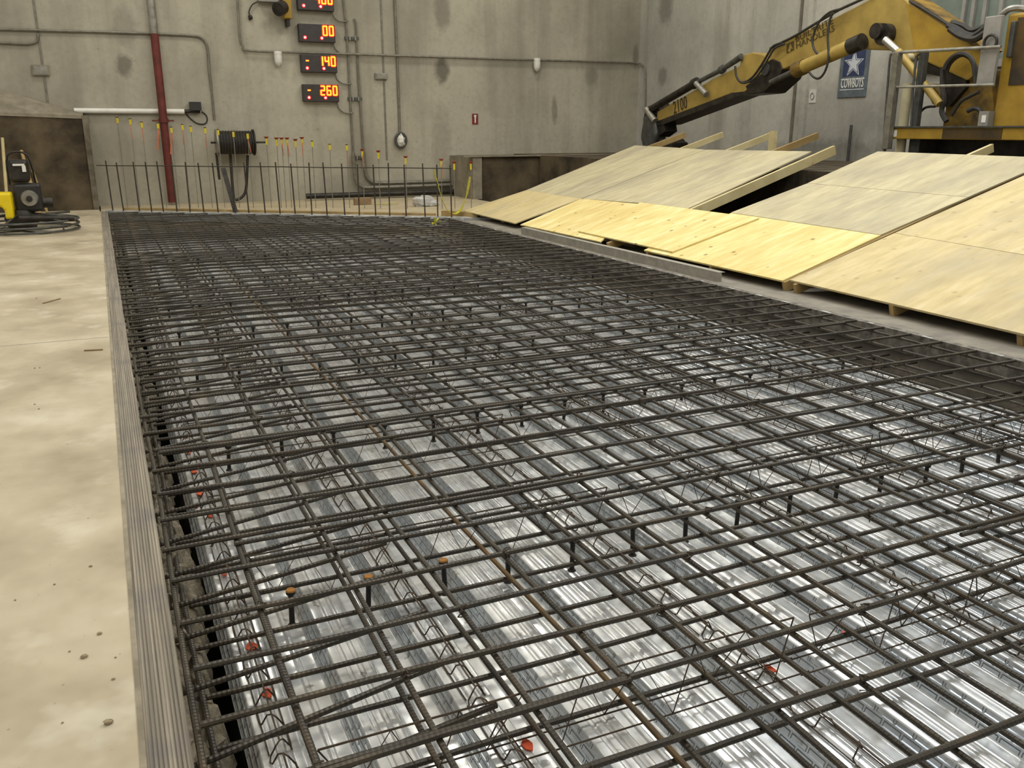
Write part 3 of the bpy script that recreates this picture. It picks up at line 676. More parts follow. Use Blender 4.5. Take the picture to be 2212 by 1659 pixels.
# cable reel
a = on_y(468, 308, WY-.36); b = on_y(548, 312, WY-.36); t = thing('cable_reel', 'dark wall reel wound with black cable', 'reel', (a.x, a.y, a.z))
b.z = a.z
obj('drum', MB().tube([a, b], .19, 20), M['hose'], t, smooth=True)
f = MB(); n = 13
for k in range(n):
    x = a.x+(b.x-a.x)*(k+.5)/n; f.tube([(x, a.y+.215*math.cos(j*.3927), a.z+.215*math.sin(j*.3927)) for j in range(17)], .03, 6)
obj('wound_cable', f, M['hose'], t, smooth=True)
for s in (a, b): obj('flange', MB().tube([s-Vector((.015, 0, 0)), s+Vector((.015, 0, 0))], .27, 20), M['galv'] if s is a else M['grease'], t, smooth=True)
obj('axle', MB().tube([a-Vector((.12, 0, 0)), b+Vector((.25, 0, 0))], .02, 8), M['grease'], t)
obj('bracket', MB().box((a.x+.3, a.y+.05, a.z-.05), (a.x+.5, WY, a.z+.05)), M['darkpost'], t)
for i, (pts, lb) in enumerate([([(535, 335), (534, 360), (533, 390), (530, 415), (520, 428), (508, 432)], 'thick black cable dropping from the right of the reel to the floor'), ([(497, 330), (500, 370), (503, 410), (505, 428)], 'black cable hanging from the middle of the reel')]):
    p = smooth_path(wpts(pts, .28), 5); tag(obj('hanging_cable', MB().tube(p, .03, 8), M['hose'], smooth=True, loc=p[0]), lb, 'cable', 'cables hanging from the reel')
p = wpts([(467, 330), (474, 388)], .3); tag(obj('hanging_strap', MB().beam(p[0], p[1], .05, .02, (0, 1, 0)), M['grease'], loc=p[0]), 'short dark strap hanging at the left of the reel', 'strap')
q = on_edge(509, .1); q.z = .03; p = on_y(482, 363, q.y+.25)
tag(obj('leaning_flat_bar', MB().beam(p, q, .085, .015, (0, 1, 0)), M['grease'], loc=q), 'dark flat steel bar leaning behind the far bars below the reel', 'bar')
# long dark pipe on the back floor
a = on_y(667, 426, WY-.55); b = on_y(1030, 413, WY-.25)
a.z = b.z = .16
tag(obj('floor_pipe', MB().tube([(a.x, WY-.3, .1), (b.x, WY-.25, .1)], .06, 10), M['grease'], smooth=True, loc=a), 'long dark pipe lying along the foot of the back wall', 'pipe')
p = on_z(784, 443); tag(obj('wood_block', MB().box((p.x-.17, p.y, 0), (p.x+.19, p.y+.12, .15)), M['wood_block'], loc=p, bevel=.008), 'brown wooden block on the floor behind the far bars', 'block')
p = on_z(915, 446); f = MB().blob((p.x, p.y, .09), .16, 4, sq=(1.5, .7, .8), n=9).blob((p.x+.2, p.y-.03, .05), .1, 8, sq=(1.3, .8, .7), n=8); tag(obj('plastic_bag', f, M['bag'], loc=p), 'crumpled clear plastic bag on the floor behind the far bars', 'bag')
p = on_z(835, 442); f = MB(); pts = [p+Vector((-.28+.08*k, .02*math.sin(k*2), .02+.015*math.sin(k*1.7))) for k in range(8)]
for u, v in zip(pts, pts[1:]): f.beam(u, v, .05, .006)
tag(obj('tape_strip', f, M['tape'], loc=p), 'strip of yellow tape lying on the floor behind the far bars', 'tape', 'yellow tape pieces')
# hanging yellow tape between the last bars
f = MB(); P = smooth_path([on_edge(938, .05)+Vector((0, 0, .86)), on_edge(948, .05)+Vector((0, 0, .55)), on_edge(958, .1)+Vector((0, 0, .28)), on_edge(970, .1)+Vector((0, 0, .11)), on_edge(985, .1)+Vector((0, 0, .08)), on_edge(998, .1)+Vector((0, 0, .18)), on_edge(1009, .1)+Vector((0, 0, .42)), on_edge(1016, .1)+Vector((0, 0, .72))], 4)
for i, (u, v) in enumerate(zip(P, P[1:])): f.beam(u, v, .008, .05+.03*math.sin(i*.8), (0, 1, .3))
tag(obj('caution_tape', f, M['tape'], loc=P[0]), 'yellow tape drooping between the last bars at the right end of the far row', 'tape', 'yellow tape pieces')
p = on_z(941, 487, .02); f = MB()
for k in range(7): f.beam(p+Vector((rnd.uniform(-.08, .08), 0, rnd.uniform(0, .05))), p+Vector((rnd.uniform(-.08, .08), rnd.uniform(-.1, .1), rnd.uniform(.04, .13))), .03, .004)
tag(obj('tape_knot', f, M['tape'], loc=p), 'knot of bright yellow tape on the rebar near the right far corner', 'tape', 'yellow tape pieces')
p = on_z(953, 470); q = on_z(998, 474)
tag(obj('end_timber', MB().beam((5.62, 15.3, .05), (6.05, 14.62, .05), .1, .1), M['lumber_dark'], loc=(5.8, 15, 0)), 'short squared timber at the far end of the curb beside the plywood', 'timber')

# ------------------------------------------------------------------ plywood ramp
def sheet(px, mat, label, th=.018, lift=0.):
    c = [on_ramp(*p) for p in px]; nrm = Vector((-SL, 0, 1)).normalized()
    c = [p+nrm*(lift-0.0) for p in c]; f = MB(); f.prism(c, -nrm*th); mid = sum(c, Vector())/len(c)
    o = obj('plywood_sheet', f, M[mat], loc=mid); tag(o, label, 'plywood', 'plywood sheets on the sloping ramp'); return o
def lerp(p, q, t): return (p[0]+(q[0]-p[0])*t, p[1]+(q[1]-p[1])*t)
def ramp_rect(u0, u1, y0, y1, mat, label, lift=0.):
    f = MB(); cs = math.cos(R(17)); nrm = Vector((-SL, 0, 1)).normalized(); o_ = PX0-.06
    c = [Vector((o_+u*cs, y, ramp_z(o_+u*cs)))+nrm*lift for u, y in ((u0, y0), (u1, y0), (u1, y1), (u0, y1))]
    f.prism(c, -nrm*.018); mid = sum(c, Vector())/4
    return tag(obj('plywood_sheet', f, M[mat], loc=mid), label, 'plywood', 'plywood sheets on the sloping ramp')
sheet([(1001, 455), (1136, 411), (1255, 429), (1112, 482)], 'ply_tan', 'tan plywood sheet at the low far end of the ramp, nearest the yellow tape')
m0 = (1195, 420); m1 = (1446, 318)
sheet([(1136, 411), (1371, 314), (1446, 318), (1196, 420)], 'ply_old', 'dusty plywood sheet at the far top edge of the ramp, leftmost of the upper row')
sheet([(1196.6, 420), (1446.6, 318), (1521, 323), (1254.5, 428.7)], 'ply_old', 'dusty plywood sheet second from the left in the upper row of the ramp')
sheet([(1124, 485), (1256.5, 429), (1386, 441), (1297, 522)], 'ply_new', 'yellow plywood sheet in the low row, tucked under the brighter sheet beside it')
sheet([(1250, 502), (1384, 440), (1640, 474), (1453, 547)], 'ply_new', 'bright yellow plywood sheet lying on top of its neighbours in the low row', lift=.02)
sheet([(1257, 429), (1522, 323.2), (1637, 325), (1377, 438)], 'ply_old', 'grey dusty upper plywood sheet left of the one bordering the dark gap')
sheet([(1377.6, 438), (1637.6, 325), (1753, 327), (1484, 451)], 'ply_old', 'grey dusty upper plywood sheet bordering the dark gap on its left')
sheet([(1391, 540), (1579, 460), (1902, 508), (1690, 606)], 'ply_new', 'knotty yellow plywood sheet in the low row in front of the dark gap')
sheet([(1579, 459), (1744, 396), (2090, 426), (1902, 507)], 'ply_old', 'grey dusty plywood sheet right of the dark gap, below the top sheet')
sheet([(1744.5, 395.5), (1896, 327), (2255, 340), (2241, 360), (2091, 425.5)], 'ply_old', 'stained dusty plywood sheet topmost right of the dark gap below the yellow machine')
sheet([(1707, 605), (1932, 504), (2500, 600), (2260, 733)], 'ply_tan', 'large tan plywood sheet in the right foreground of the ramp, lower part', lift=.002)
sheet([(1933, 503.5), (2280, 349), (2700, 372), (2501, 599)], 'ply_tan', 'tan plywood sheet at the right photo edge, upper part beyond the foreground sheet', lift=.002)
# joists on edge under the sheets
def joist(Y, x0, x1, label, mat='lumber', name='ramp_joist', dz=.018, h=.1, w=.045):
    z = lambda X: ramp_z(X)-dz-h/2-.004
    f = MB().beam((x0, Y, z(x0)), (x1, Y, z(x1)), w, h, (0, 0, 1)); o = obj(name, f, M[mat], loc=(x0, Y, z(x0)))
    tag(o, label, 'lumber', 'joists under the plywood ramp'); return o
def jy(px, py): return on_ramp(px, py)
for (x, y, m, lb) in [(1480, 280, 'lumber_dark', 'joist tip sticking out above the ramp, leftmost, in front of the grapple'), (1562, 279, 'lumber', 'joist tip sticking out above the ramp with a dark end, second from the left'), (1664, 281, 'lumber', 'pale joist tip sticking out above the ramp, third from the left'), (1767, 280, 'lumber_dark', 'brownish joist tip sticking out above the ramp, fourth from the left')]:
    p = on_ramp(x, y+3); joist(p.y, 6.05, p.x, lb, m)
p = on_ramp(1801, 314); pl = on_ramp(1500, 450)
pl = on_ramp(1488, 452); pl = p+(pl-p)*1.05; dn = Vector((0, -.022, -.066)); f = MB().beam(pl+dn, p+dn, .045, .13)
tag(obj('ramp_joist', f, M['lumber'], loc=pl), 'long pale joist along the left side of the dark gap', 'lumber', 'joists under the plywood ramp')
for (x, y, lb) in [(1185, 497, 'short joist end peeking out below the first tan sheet, left'), (1225, 493, 'joist end under the seam of the two farthest low sheets'), (1335, 520, 'joist end below the yellow sheets behind the grey form board'), (1398, 548, 'joist end beside the overlapping bright yellow sheet'), (1530, 580, 'joist end just past the right end of the grey form board'), (1688, 615, 'joist end under the seam of the knotty yellow sheet and the large tan sheet'), (1712, 620, 'joist end just right of the seam under the large tan sheet'), (1916, 668, 'joist end in the middle below the large tan sheet'), (2196, 728, 'joist end at the right photo edge below the large tan sheet')]:
    p = on_ramp(x, y-8); joist(p.y, 5.97, 7.15 if 8.7 < p.y < 10.6 else 9.5, lb, 'lumber_dark')
p = on_ramp(2110, 322); joist(8.0 if False else p.y, 9.0, 10.1, 'joist end rising behind the top sheet under the yellow platform', 'lumber')
p = on_x(1668, 310, 10.0); tag(obj('support_post', MB().box((9.96, p.y-.05, .95), (10.05, p.y+.05, 1.5)), M['lumber'], loc=(10, p.y, .95)), 'short upright wood post standing behind the joist tips', 'post')
# grey form strip on the curb
f = MB(); f.box((5.70, 7.3, 0), (5.74, 12.1, .095)); f.box((5.70, 7.3, .095), (5.78, 12.1, .10)); tag(obj('form_strip', f, M['board_grey'], loc=(5.72, 9.7, 0)), 'long grey steel form strip standing on the curb in front of the yellow plywood', 'form board')

# ------------------------------------------------------------------ yellow handler machine
XF = 10.65
ex = thing('material_handler', 'yellow hydraulic handler with folded boom on a raised pedestal at right', 'excavator', (XF, 9.0, .95))
def xp(l, X=XF): return [on_x(x, y, X) for x, y in l]
OFF = (.3, 0, 0)
obj('boom', MB().prism(xp([(1662, 107), (1700, 84), (1792, 43), (1860, 8), (1900, -14), (1940, -16), (1962, 4), (2049, 60), (2100, 95), (2121, 113), (2118, 150), (2088, 174), (2040, 152), (1998, 133), (1945, 109), (1868, 107), (1840, 88), (1686, 152), (1662, 130)]), OFF), M['yellow_dull'], ex, bevel=.02)
obj('boom_top_plate', MB().prism(xp([(1962, 2), (1970, -4), (2054, 52), (2106, 88), (2128, 108), (2121, 113), (2049, 60)], XF-.02), (.34, 0, 0)), M['yellow_dirty'], ex)
obj('boom_rear_paint', MB().prism(xp([(1958, 8), (1990, 24), (2049, 64), (2100, 99), (2117, 115), (2114, 148), (2088, 168), (2000, 130), (1975, 110)], XF-.004), (.004, 0, 0)), M['yellow'], ex)
obj('stick', MB().prism(xp([(1417, 264), (1420, 241), (1500, 195), (1537, 172), (1598, 142), (1601, 120), (1625, 113), (1650, 119), (1662, 130), (1655, 152), (1608, 200), (1580, 202)], XF+.05), (.4, 0, 0)), M['yellow_dull'], ex, bevel=.015)
obj('stick_underside', MB().prism(xp([(1415, 271), (1432, 269), (1598, 206), (1648, 201), (1690, 158), (1684, 150), (1612, 197), (1580, 201), (1417, 263)], XF+.02), (.45, 0, 0)), M['grease'], ex)
obj('elbow_plate', MB().prism(xp([(1610, 186), (1616, 203), (1648, 200), (1680, 170), (1690, 150), (1684, 134), (1668, 127), (1656, 134), (1645, 158)], XF-.02), (.5, 0, 0)), M['grease'], ex, bevel=.01)
p = on_x(1652, 150, XF-.05); obj('elbow_pin', MB().tube([p, p+Vector((.1, 0, 0))], .1, 14), M['darkpost'], ex, smooth=True)
# cylinder on the stick
ys = XF+.2
a, b, c, d = xp([(1408, 235), (1502, 180), (1560, 150), (1602, 122)], XF+.02)
cy = obj('stick_cylinder', MB().tube([a, b], .075, 14), M['grease'], ex, smooth=True)
obj('cylinder_rod', MB().tube([b, c, d], [.04, .045, .06], 10), M['darkpost'], cy, smooth=True)
obj('collar', MB().tube([b-(c-b).normalized()*.06, b+(c-b).normalized()*.06], .1, 12), M['grease'], cy, smooth=True)
obj('collar', MB().tube([c-(d-c).normalized()*.04, c+(d-c).normalized()*.04], .075, 12), M['darkpost'], cy, smooth=True)
a, b = xp([(1503, 180), (1526, 204)], XF-.05); obj('linkage', MB().tube([a, b], [.05, .06], 10), M['galv'], ex, smooth=True)
a, b = xp([(1396, 236), (1415, 262)], XF-.02); obj('linkage', MB().tube([a, b], [.06, .07], 10), M['galv'], ex, smooth=True)
obj('stick_tip', MB().prism(xp([(1394, 232), (1415, 222), (1424, 240), (1418, 266), (1400, 268), (1388, 262)], XF+.06), (.35, 0, 0)), M['grease'], ex, bevel=.02)
g = obj('grapple', MB().prism(xp([(1390, 250), (1402, 246), (1413, 262), (1416, 290), (1408, 322), (1388, 322), (1382, 296), (1386, 272)], XF-.03), (.3, 0, 0)), M['darkpost'], ex, bevel=.05)
obj('grapple_head', MB().prism(xp([(1414, 270), (1434, 266), (1437, 284), (1420, 296)], XF+.05), (.3, 0, 0)), M['grease'], ex)
obj('grapple_jaw', MB().prism(xp([(1410, 308), (1425, 300), (1442, 299), (1446, 305), (1452, 308), (1450, 325), (1408, 325)], XF+.05), (.4, 0, 0)), M['grease'], ex, bevel=.02)
# cylinder below the boom
a, b = xp([(1730, 147), (1850, 95)], XF-.14); cy = obj('boom_cylinder', MB().tube([a, b], .105, 16), M['yellow_dull'], ex, smooth=True)
d = (b-a).normalized(); obj('end_cap', MB().tube([a-d*.12, a+d*.08], .125, 16), M['yellow_dirty'], cy, smooth=True)
obj('end_cap', MB().tube([b-d*.12, b+d*.12], .12, 16), M['grease'], cy, smooth=True)
q = on_x(1665, 178, XF-.14); obj('cylinder_rod', MB().tube([q, a-d*.1], .045, 12), M['darkpost'], cy, smooth=True)
# pivot boss and lift cylinder
a = on_x(1905, 74, XF-.12); obj('pivot_boss', MB().tube([a, a+Vector((.14, 0, 0))], .15, 16).tube([a+Vector((-.06, .08, .05)), a+Vector((.1, .08, .05))], .11, 14), M['grease'], ex, smooth=True)
a, b, c = xp([(1912, 86), (1940, 111), (2030, 225)], XF-.2)
obj('lift_rod', MB().tube([a, b], .055, 12), M['chrome'], ex, smooth=True); obj('lift_cylinder', MB().tube([b, c], .055, 14), M['yellow_dull'], ex, smooth=True)
p = on_x(1957, 124, XF-.1); obj('pin', MB().tube([p, p+Vector((.2, 0, 0))], .06, 10), M['pvc'], ex, smooth=True)
# boom foot
obj('boom_foot', MB().prism(xp([(2030, 165), (2088, 174), (2120, 148), (2140, 150), (2150, 276), (2035, 276), (2042, 235)], XF+.1), (.6, 0, 0)), M['yellow_dirty'], ex, bevel=.02)
obj('foot_bracket', MB().prism(xp([(1993, 185), (2018, 180), (2032, 200), (2030, 228), (2012, 226), (2003, 205)], XF-.02), (.3, 0, 0)), M['yellow_dirty'], ex, bevel=.03)
obj('boom_belly', MB().prism(xp([(2000, 135), (2087, 172), (2085, 190), (2050, 230), (2035, 230), (2030, 165), (2000, 158)], XF+.03), (.4, 0, 0)), M['grease'], ex)
# house, panel, platform
def ybox(x, y, X): p = on_x(x, y, X); return p
XH = 10.5
a = on_x(2178, 30, XH); e = on_x(2141, 276, XH); Yh = (a.y+e.y)/2; zt = a.z; zb = e.z
hs = obj('house', MB().box((XH, Yh-2.2, zb-.02), (XH+1.6, Yh, zt)), M['yellow'], ex, bevel=.03)
p = on_x(2178, 150, XH-.01); q = on_x(2192, 184, XH)
obj('louvre_recess', MB().box((XH-.012, Yh-1.6, q.z), (XH+.02, p.y-.03, zt-.06)), M['grime'], hs)
r_ = on_x(2160, 90, XH); obj('door_handle', MB().box((XH-.06, Yh-.16, r_.z-.2), (XH, Yh-.1, r_.z+.22)), M['darkpost'], hs, bevel=.01)
obj('roof_cable', MB().tube(smooth_path([on_x(2162, 35, XH), on_x(2180, 20, XH), on_x(2205, 18, XH+.1), on_x(2230, 24, XH+.1)], 5), .04, 8), M['galv'], hs, smooth=True)
a = on_x(2166, 32, XF-.35); b = on_x(2112, 183, XF-.35); c = on_x(2130, 32, XF-.35)
obj('side_panel', MB().box((XF-.36, a.y, b.z), (XF-.3, c.y, a.z)), M['grey_paint'], ex, bevel=.01)
p = on_x(2143, 92, XF-.37); obj('lifting_eye', MB().tube([p+Vector((-.03, .09*math.cos(k*.524), .09*math.sin(k*.524))) for k in range(-1, 8)], .018, 8), M['grease'], ex, smooth=True)
XPf = 10.3
a = on_x(1922, 276, XPf); b = on_x(1922, 300, XPf)
pf = obj('platform', MB().box((XPf, 5.5, b.z), (XPf+1.8, a.y, a.z)), M['yellow'], ex, bevel=.01)
m0 = on_x(2036, 285, XPf-.004).y; m1 = on_x(2165, 285, XPf-.004).y
obj('grease_stain', MB().box((XPf-.004, m1, b.z+.01), (XPf+.001, m0, a.z-.012)), M['grime'], pf)
obj('deck_plate', MB().box((XPf-.03, 5.5, a.z), (XPf+1.8, a.y+.02, a.z+.02)), M['darkpost'], pf)
obj('end_label', MB().box((XPf-.006, a.y-.14, b.z+.03), (XPf, a.y-.01, a.z-.03)), M['white'], pf)
obj('undercarriage', MB().box((XPf+.55, 5.5, .95), (XPf+1.7, a.y-.1, b.z)), M['grease'], ex)
p = on_x(1985, 320, XPf+.3); obj('pedestal_leg', MB().box((XPf+.2, p.y-.09, .95), (XPf+.4, p.y+.09, b.z)).box((XPf+.05, p.y-.22, .95), (XPf+.5, p.y+.22, 1.2)), M['darkpost'], ex)
# guard rail
def post(px, ptop, pbot, X, w, mat, name='rail_post'):
    pa = on_x(px[0], ptop, X); pb = on_x(px[1], pbot, X); Y = (pa.y+pb.y)/2
    o = obj(name, MB().box((X-w/2, Y-w/2, pb.z), (X+w/2, Y+w/2, pa.z)), M[mat], ex, bevel=.006); return Y, pa.z
y1, zt1 = post((1939, 1916), 113, 322, XPf-.06, .1, 'conduit'); y2, _ = post((1997, 1977), 112, 273, XPf+.1, .09, 'darkpost')
a = on_x(1941, 113, XPf-.06); b = on_x(2162, 101, XPf-.06); obj('top_rail', MB().tube([a, b], .022, 8), M['galv'], ex, smooth=True)
a = on_x(1937, 188, XPf-.06); b = on_x(2148, 183, XPf-.06); obj('middle_rail', MB().tube([a, b], .018, 8), M['galv'], ex, smooth=True)
for pts in ([(1937, 115), (1928, 116), (1923, 124), (1917, 190), (1909, 315), (1914, 320)], [(1990, 116), (1982, 120), (1978, 135), (1972, 200), (1968, 272)]):
    obj('bent_rod', MB().tube(smooth_path(xp(pts, XPf-.02), 4), .016, 6), M['darkpost'], ex, smooth=True)
a = on_x(1962, 180, XPf+.2); b = on_x(1946, 316, XPf+.2); Y = (a.y+b.y)/2; obj('upright_plastic_pipe', MB().tube([(XPf+.2, Y, .96), (XPf+.2, Y, a.z)], .068, 14), M['pvc'], ex, smooth=True)['label'] = 'cream plastic pipe'
a = on_x(2130, 240, XPf+.12); b = on_x(2130, 273, XPf+.12)
sb = obj('switch_box', MB().box((XPf+.1, a.y-.06, b.z), (XPf+.25, a.y+.08, a.z)), M['grey_paint'], ex); obj('switch_label', MB().box((XPf+.095, a.y-.03, a.z-.14), (XPf+.1, a.y+.03, a.z-.05)), M['white'], sb)
# hoses
for i, (pts, X, r) in enumerate([([(1814, 20), (1790, 28), (1768, 50), (1756, 82), (1758, 105), (1770, 119), (1788, 123)], XF-.2, .018), ([(1800, 28), (1793, 42), (1788, 80), (1790, 122), (1783, 152), (1770, 169), (1757, 166), (1748, 156)], XF-.24, .018), ([(1664, 105), (1680, 96), (1720, 76), (1800, 28), (1850, 4), (1890, -14)], XF-.05, .022),
    ([(1690, 92), (1670, 100), (1658, 118), (1645, 140), (1628, 164), (1612, 176), (1598, 176), (1590, 162), (1588, 143)], XF-.12, .02), ([(1695, 95), (1674, 104), (1662, 122), (1650, 143), (1632, 168), (1612, 179), (1600, 178)], XF-.16, .018),
    ([(2040, 150), (2046, 136), (2060, 121), (2078, 116), (2094, 122), (2103, 138), (2106, 160), (2108, 182)], XF-.2, .03), ([(2045, 155), (2052, 138), (2066, 124), (2082, 119), (2098, 128), (2108, 145), (2112, 165)], XF-.14, .026), ([(2037, 145), (2036, 180), (2040, 215), (2034, 240), (2045, 262)], XF-.16, .035), ([(2055, 250), (2075, 220), (2095, 208), (2115, 198)], XF-.15, .024),
    ([(2048, 55), (2065, 62), (2085, 74), (2105, 76), (2128, 60)], XF-.1, .04), ([(2052, 62), (2075, 78), (2105, 84), (2130, 70)], XF-.14, .045), ([(2056, 48), (2080, 55), (2100, 66), (2130, 55)], XF, .035), ([(1965, 2), (2000, 22), (2050, 54)], XF-.02, .02), ([(2090, 240), (2105, 234), (2118, 240), (2122, 262)], XF-.15, .03), ([(1985, 245), (2000, 232), (2020, 230)], XF-.1, .018)]):
    obj('hydraulic_hose', MB().tube(smooth_path(xp(pts, X), 5), r, 7), M['hose'], ex, smooth=True)
# lettering on boom and stick
def side_text(txt, px0, px1, size, X, mat, name):
    a = on_x(*px0, X); b = on_x(*px1, X); xd = (b-a).normalized(); yd = Vector((1, 0, 0)).cross(xd); yd = -yd if yd.z < 0 else yd
    mb = text_mesh(txt, size, a, xd, yd, .003)
    w = max((Vector(v)-a).dot(xd) for v in mb.v); k = (b-a).length/w
    mb.v = [tuple(a+(Vector(v)-a)-xd*(Vector(v)-a).dot(xd)*(1-k)) for v in mb.v]
    return obj(name, mb, M[mat], ex)
side_text('BUILTRITE', (1718, 92), (1800, 50), .135, XF-.006, 'ink', 'lettering')
side_text('HANDLERS', (1719, 106), (1803, 66), .135, XF-.006, 'ink', 'lettering')
side_text('2100', (1455, 247), (1485, 233), .36, XF+.045, 'ink_dark', 'lettering')
f = MB(); f.prism(xp([(1699, 96), (1715, 88), (1715, 108), (1699, 116)], XF-.006), (.005, 0, 0)); obj('emblem', f, M['ink'], ex)
f = MB(); f.prism(xp([(1702, 110), (1707, 94), (1712, 106), (1708, 104), (1707, 113)], XF-.009), (.005, 0, 0)); obj('emblem_mark', f, M['yellow_dull'], ex)

# ------------------------------------------------------------------ right wall things
def wx(x, y, o=0.): return on_x(x, y, WX-o)
a = wx(1833, 108); b = wx(1806, 211); tp = wx(1880, 108); y0 = (wx(1880, 108).y+wx(1872, 208).y)/2; y1 = (wx(1822, 108).y+wx(1808, 208).y)/2
zb = wx(1838, 210).z; zt = wx(1843, 106).z
t = thing('team_banner', 'blue and grey banner with a white star and the word COWBOYS on the right wall', 'banner', (WX, (y0+y1)/2, zb))
X = WX-.02; W = y1-y0; cy_ = (y0+y1)/2
obj('cloth', MB().box((X, y0, zb), (WX, y1, zt)), M['banner_grey'], t)
obj('blue_field', MB().box((X-.004, y0+.13*W, zb+.44*(zt-zb)), (X, y1-.13*W, zt-.03)), M['navy'], t)
def star(r, X, ri=.42):
    cz = zb+.69*(zt-zb); return [(X, cy_+r*(1 if k % 2 == 0 else ri)*math.sin(k*math.pi/5), cz+r*(1 if k % 2 == 0 else ri)*math.cos(k*math.pi/5)) for k in range(10)]
obj('star_border', MB().prism(star(.36*W, X-.008), (.004, 0, 0)), M['banner_white'], t); obj('star_line', MB().prism(star(.30*W, X-.011), (.003, 0, 0)), M['navy'], t); obj('star', MB().prism(star(.26*W, X-.014), (.003, 0, 0)), M['banner_white'], t)
mb = text_mesh('COWBOYS', .24, (X-.006, y1-.1*W, zb+.2*(zt-zb)), (0, -1, 0), (0, 0, 1), .004); ww = max(y1-.1*W-v[1] for v in mb.v); k = .8*W/ww
mb.v = [(v[0], y1-.1*W-(y1-.1*W-v[1])*k, v[2]) for v in mb.v]; obj('lettering', mb, M['white'], t)
obj('stripe', MB().box((X-.004, y0+.08*W, zb+.375*(zt-zb)), (X, y1-.08*W, zb+.39*(zt-zb))), M['banner_white'], t); obj('stripe', MB().box((X-.004, y0+.08*W, zb+.15*(zt-zb)), (X, y1-.08*W, zb+.17*(zt-zb))), M['banner_white'], t)
a = wx(1749, 194); b = wx(1763, 222); ya = (wx(1764, 208).y+wx(1762, 208).y)/2; yb = wx(1749, 208).y
t = thing('paper_notice', 'small white paper notice on the right wall left of the banner', 'notice', (WX, (ya+yb)/2, b.z)); obj('sheet', MB().box((WX-.012, ya, b.z), (WX+.002, yb, a.z)), M['paper'], t)
c = Vector((WX-.014, (ya+yb)/2, (a.z+b.z)/2)); obj('printed_mark', MB().tube([c+Vector((0, .05*math.cos(k*.5236), .06*math.sin(k*.5236))) for k in range(13)], .009, 5), M['galv'], t)
p = wx(1836, 300, .1); q = wx(1834, 270, .1); tag(obj('steel_rod', MB().tube([(WX-.1, p.y, .95), (WX-.1, p.y, q.z)], .028, 8), M['darkpost'], smooth=True, loc=(WX-.1, p.y, .95)), 'dark upright rod standing against the right wall between the joist tips and the machine', 'rod')

# ------------------------------------------------------------------ power trowel and handles at the far left
cx, cy = -1.2, 15.75
t = thing('power_trowel', 'power trowel with black engine and bright yellow tank on the left slab', 'trowel machine', (cx, cy, 0))
f = MB(); n = 28
for z in (.03, .1, .17):
    f.tube([(cx+.8*math.cos(6.2832*k/n), cy+.8*math.sin(6.2832*k/n), z) for k in range(n+1)], .018, 6, cap=False)
obj('guard_ring', f, M['darkpost'], t, smooth=True)
f = MB()
for k in range(6):
    a = 1.047*k+.3; f.tube([(cx+.8*math.cos(a), cy+.8*math.sin(a), .03), (cx+.8*math.cos(a), cy+.8*math.sin(a), .17)], .014, 6); f.tube([(cx+.8*math.cos(a), cy+.8*math.sin(a), .17), (cx+.15*math.cos(a), cy+.15*math.sin(a), .26)], .014, 6)
obj('guard_spokes', f, M['darkpost'], t)
for k in range(4):
    a = 1.5708*k+.5; d = Vector((math.cos(a), math.sin(a), 0)); c = Vector((cx, cy, .03)); obj('blade', MB().beam(c+d*.12, c+d*.72, .16, .008), M['galv'], t)
obj('gearbox', MB().tube([(cx, cy, .05), (cx, cy, .2), (cx, cy, .33)], [.2, .24, .18], 14), M['grease'], t, smooth=True)
en = obj('engine', MB().box((cx-.05, cy-.16, .3), (cx+.33, cy+.18, .72)), M['black'], t, bevel=.04)
obj('cooling_shroud', MB().tube([(cx+.16, cy-.15, .5), (cx+.16, cy-.22, .5)], [.13, .11], 16), M['galv'], en, smooth=True); obj('hub_cap', MB().tube([(cx+.16, cy-.22, .5), (cx+.16, cy-.25, .5)], .045, 10), M['grease'], en)
obj('air_filter', MB().box((cx-.08, cy-.12, .74), (cx+.2, cy+.14, 1.08)), M['grease'], en, bevel=.05); obj('chrome_lever', MB().box((cx-.0, cy-.16, .99), (cx+.16, cy-.13, 1.02)).box((cx+.12, cy-.16, .9), (cx+.17, cy-.13, .99)), M['white'], en); obj('muffler', MB().tube([(cx+.3, cy+.0, .42), (cx+.46, cy+.02, .42)], .08, 12), M['grease'], en, smooth=True)
obj('exhaust_pipe', MB().tube([(cx+.0, cy-.35, .22), (cx+.5, cy-.4, .2), (cx+.75, cy-.42, .2)], .05, 10), M['grease'], t, smooth=True)
p = [on_y(x, y, cy-.45) for x, y in [(-40, 418), (22, 417), (27, 448), (30, 473), (12, 474), (10, 455), (2, 447), (-40, 446)]]
obj('yellow_tank', MB().prism(p, (0, .4, 0)), M['tank'], t, bevel=.03)
obj('operator_handle', MB().tube(smooth_path([(cx-.1, cy, .3), (cx-.7, cy+.1, .75), (cx-1.5, cy+.2, 1.0)], 5), .02, 8), M['grease'], t, smooth=True)
obj('lifting_bail', MB().tube(smooth_path([(cx-.1, cy+.1, .7), (cx-.07, cy+.1, 1.14), (cx+.2, cy+.1, 1.14), (cx+.26, cy+.1, .7)], 4), .016, 6), M['grease'], t, smooth=True)
for i, (x0, y0, x1, y1, r, lb, m) in enumerate([(5, 298, 14, 440, .028, 'pale upright tool handle at the far left photo edge against the dark block', 'lumber'), (46, 325, 84, 447, .03, 'yellowish wooden tool handle leaning on the dark block behind the trowel engine', 'lumber_dark'), (70, 368, 101, 448, .026, 'short wooden tool handle leaning on the dark block right of the trowel engine', 'lumber_dark')]):
    q = on_z(x1, y1+2, 0); q.y = min(q.y, 19.0); q = on_y(x1, y1+2, 18.85); q.z = .012; p = on_y(x0, y0, 19.37)
    tag(obj('tool_handle', MB().tube([q, p], r, 8), M[m], smooth=True, loc=q), lb, 'handle', 'wooden tool handles leaning on the block')
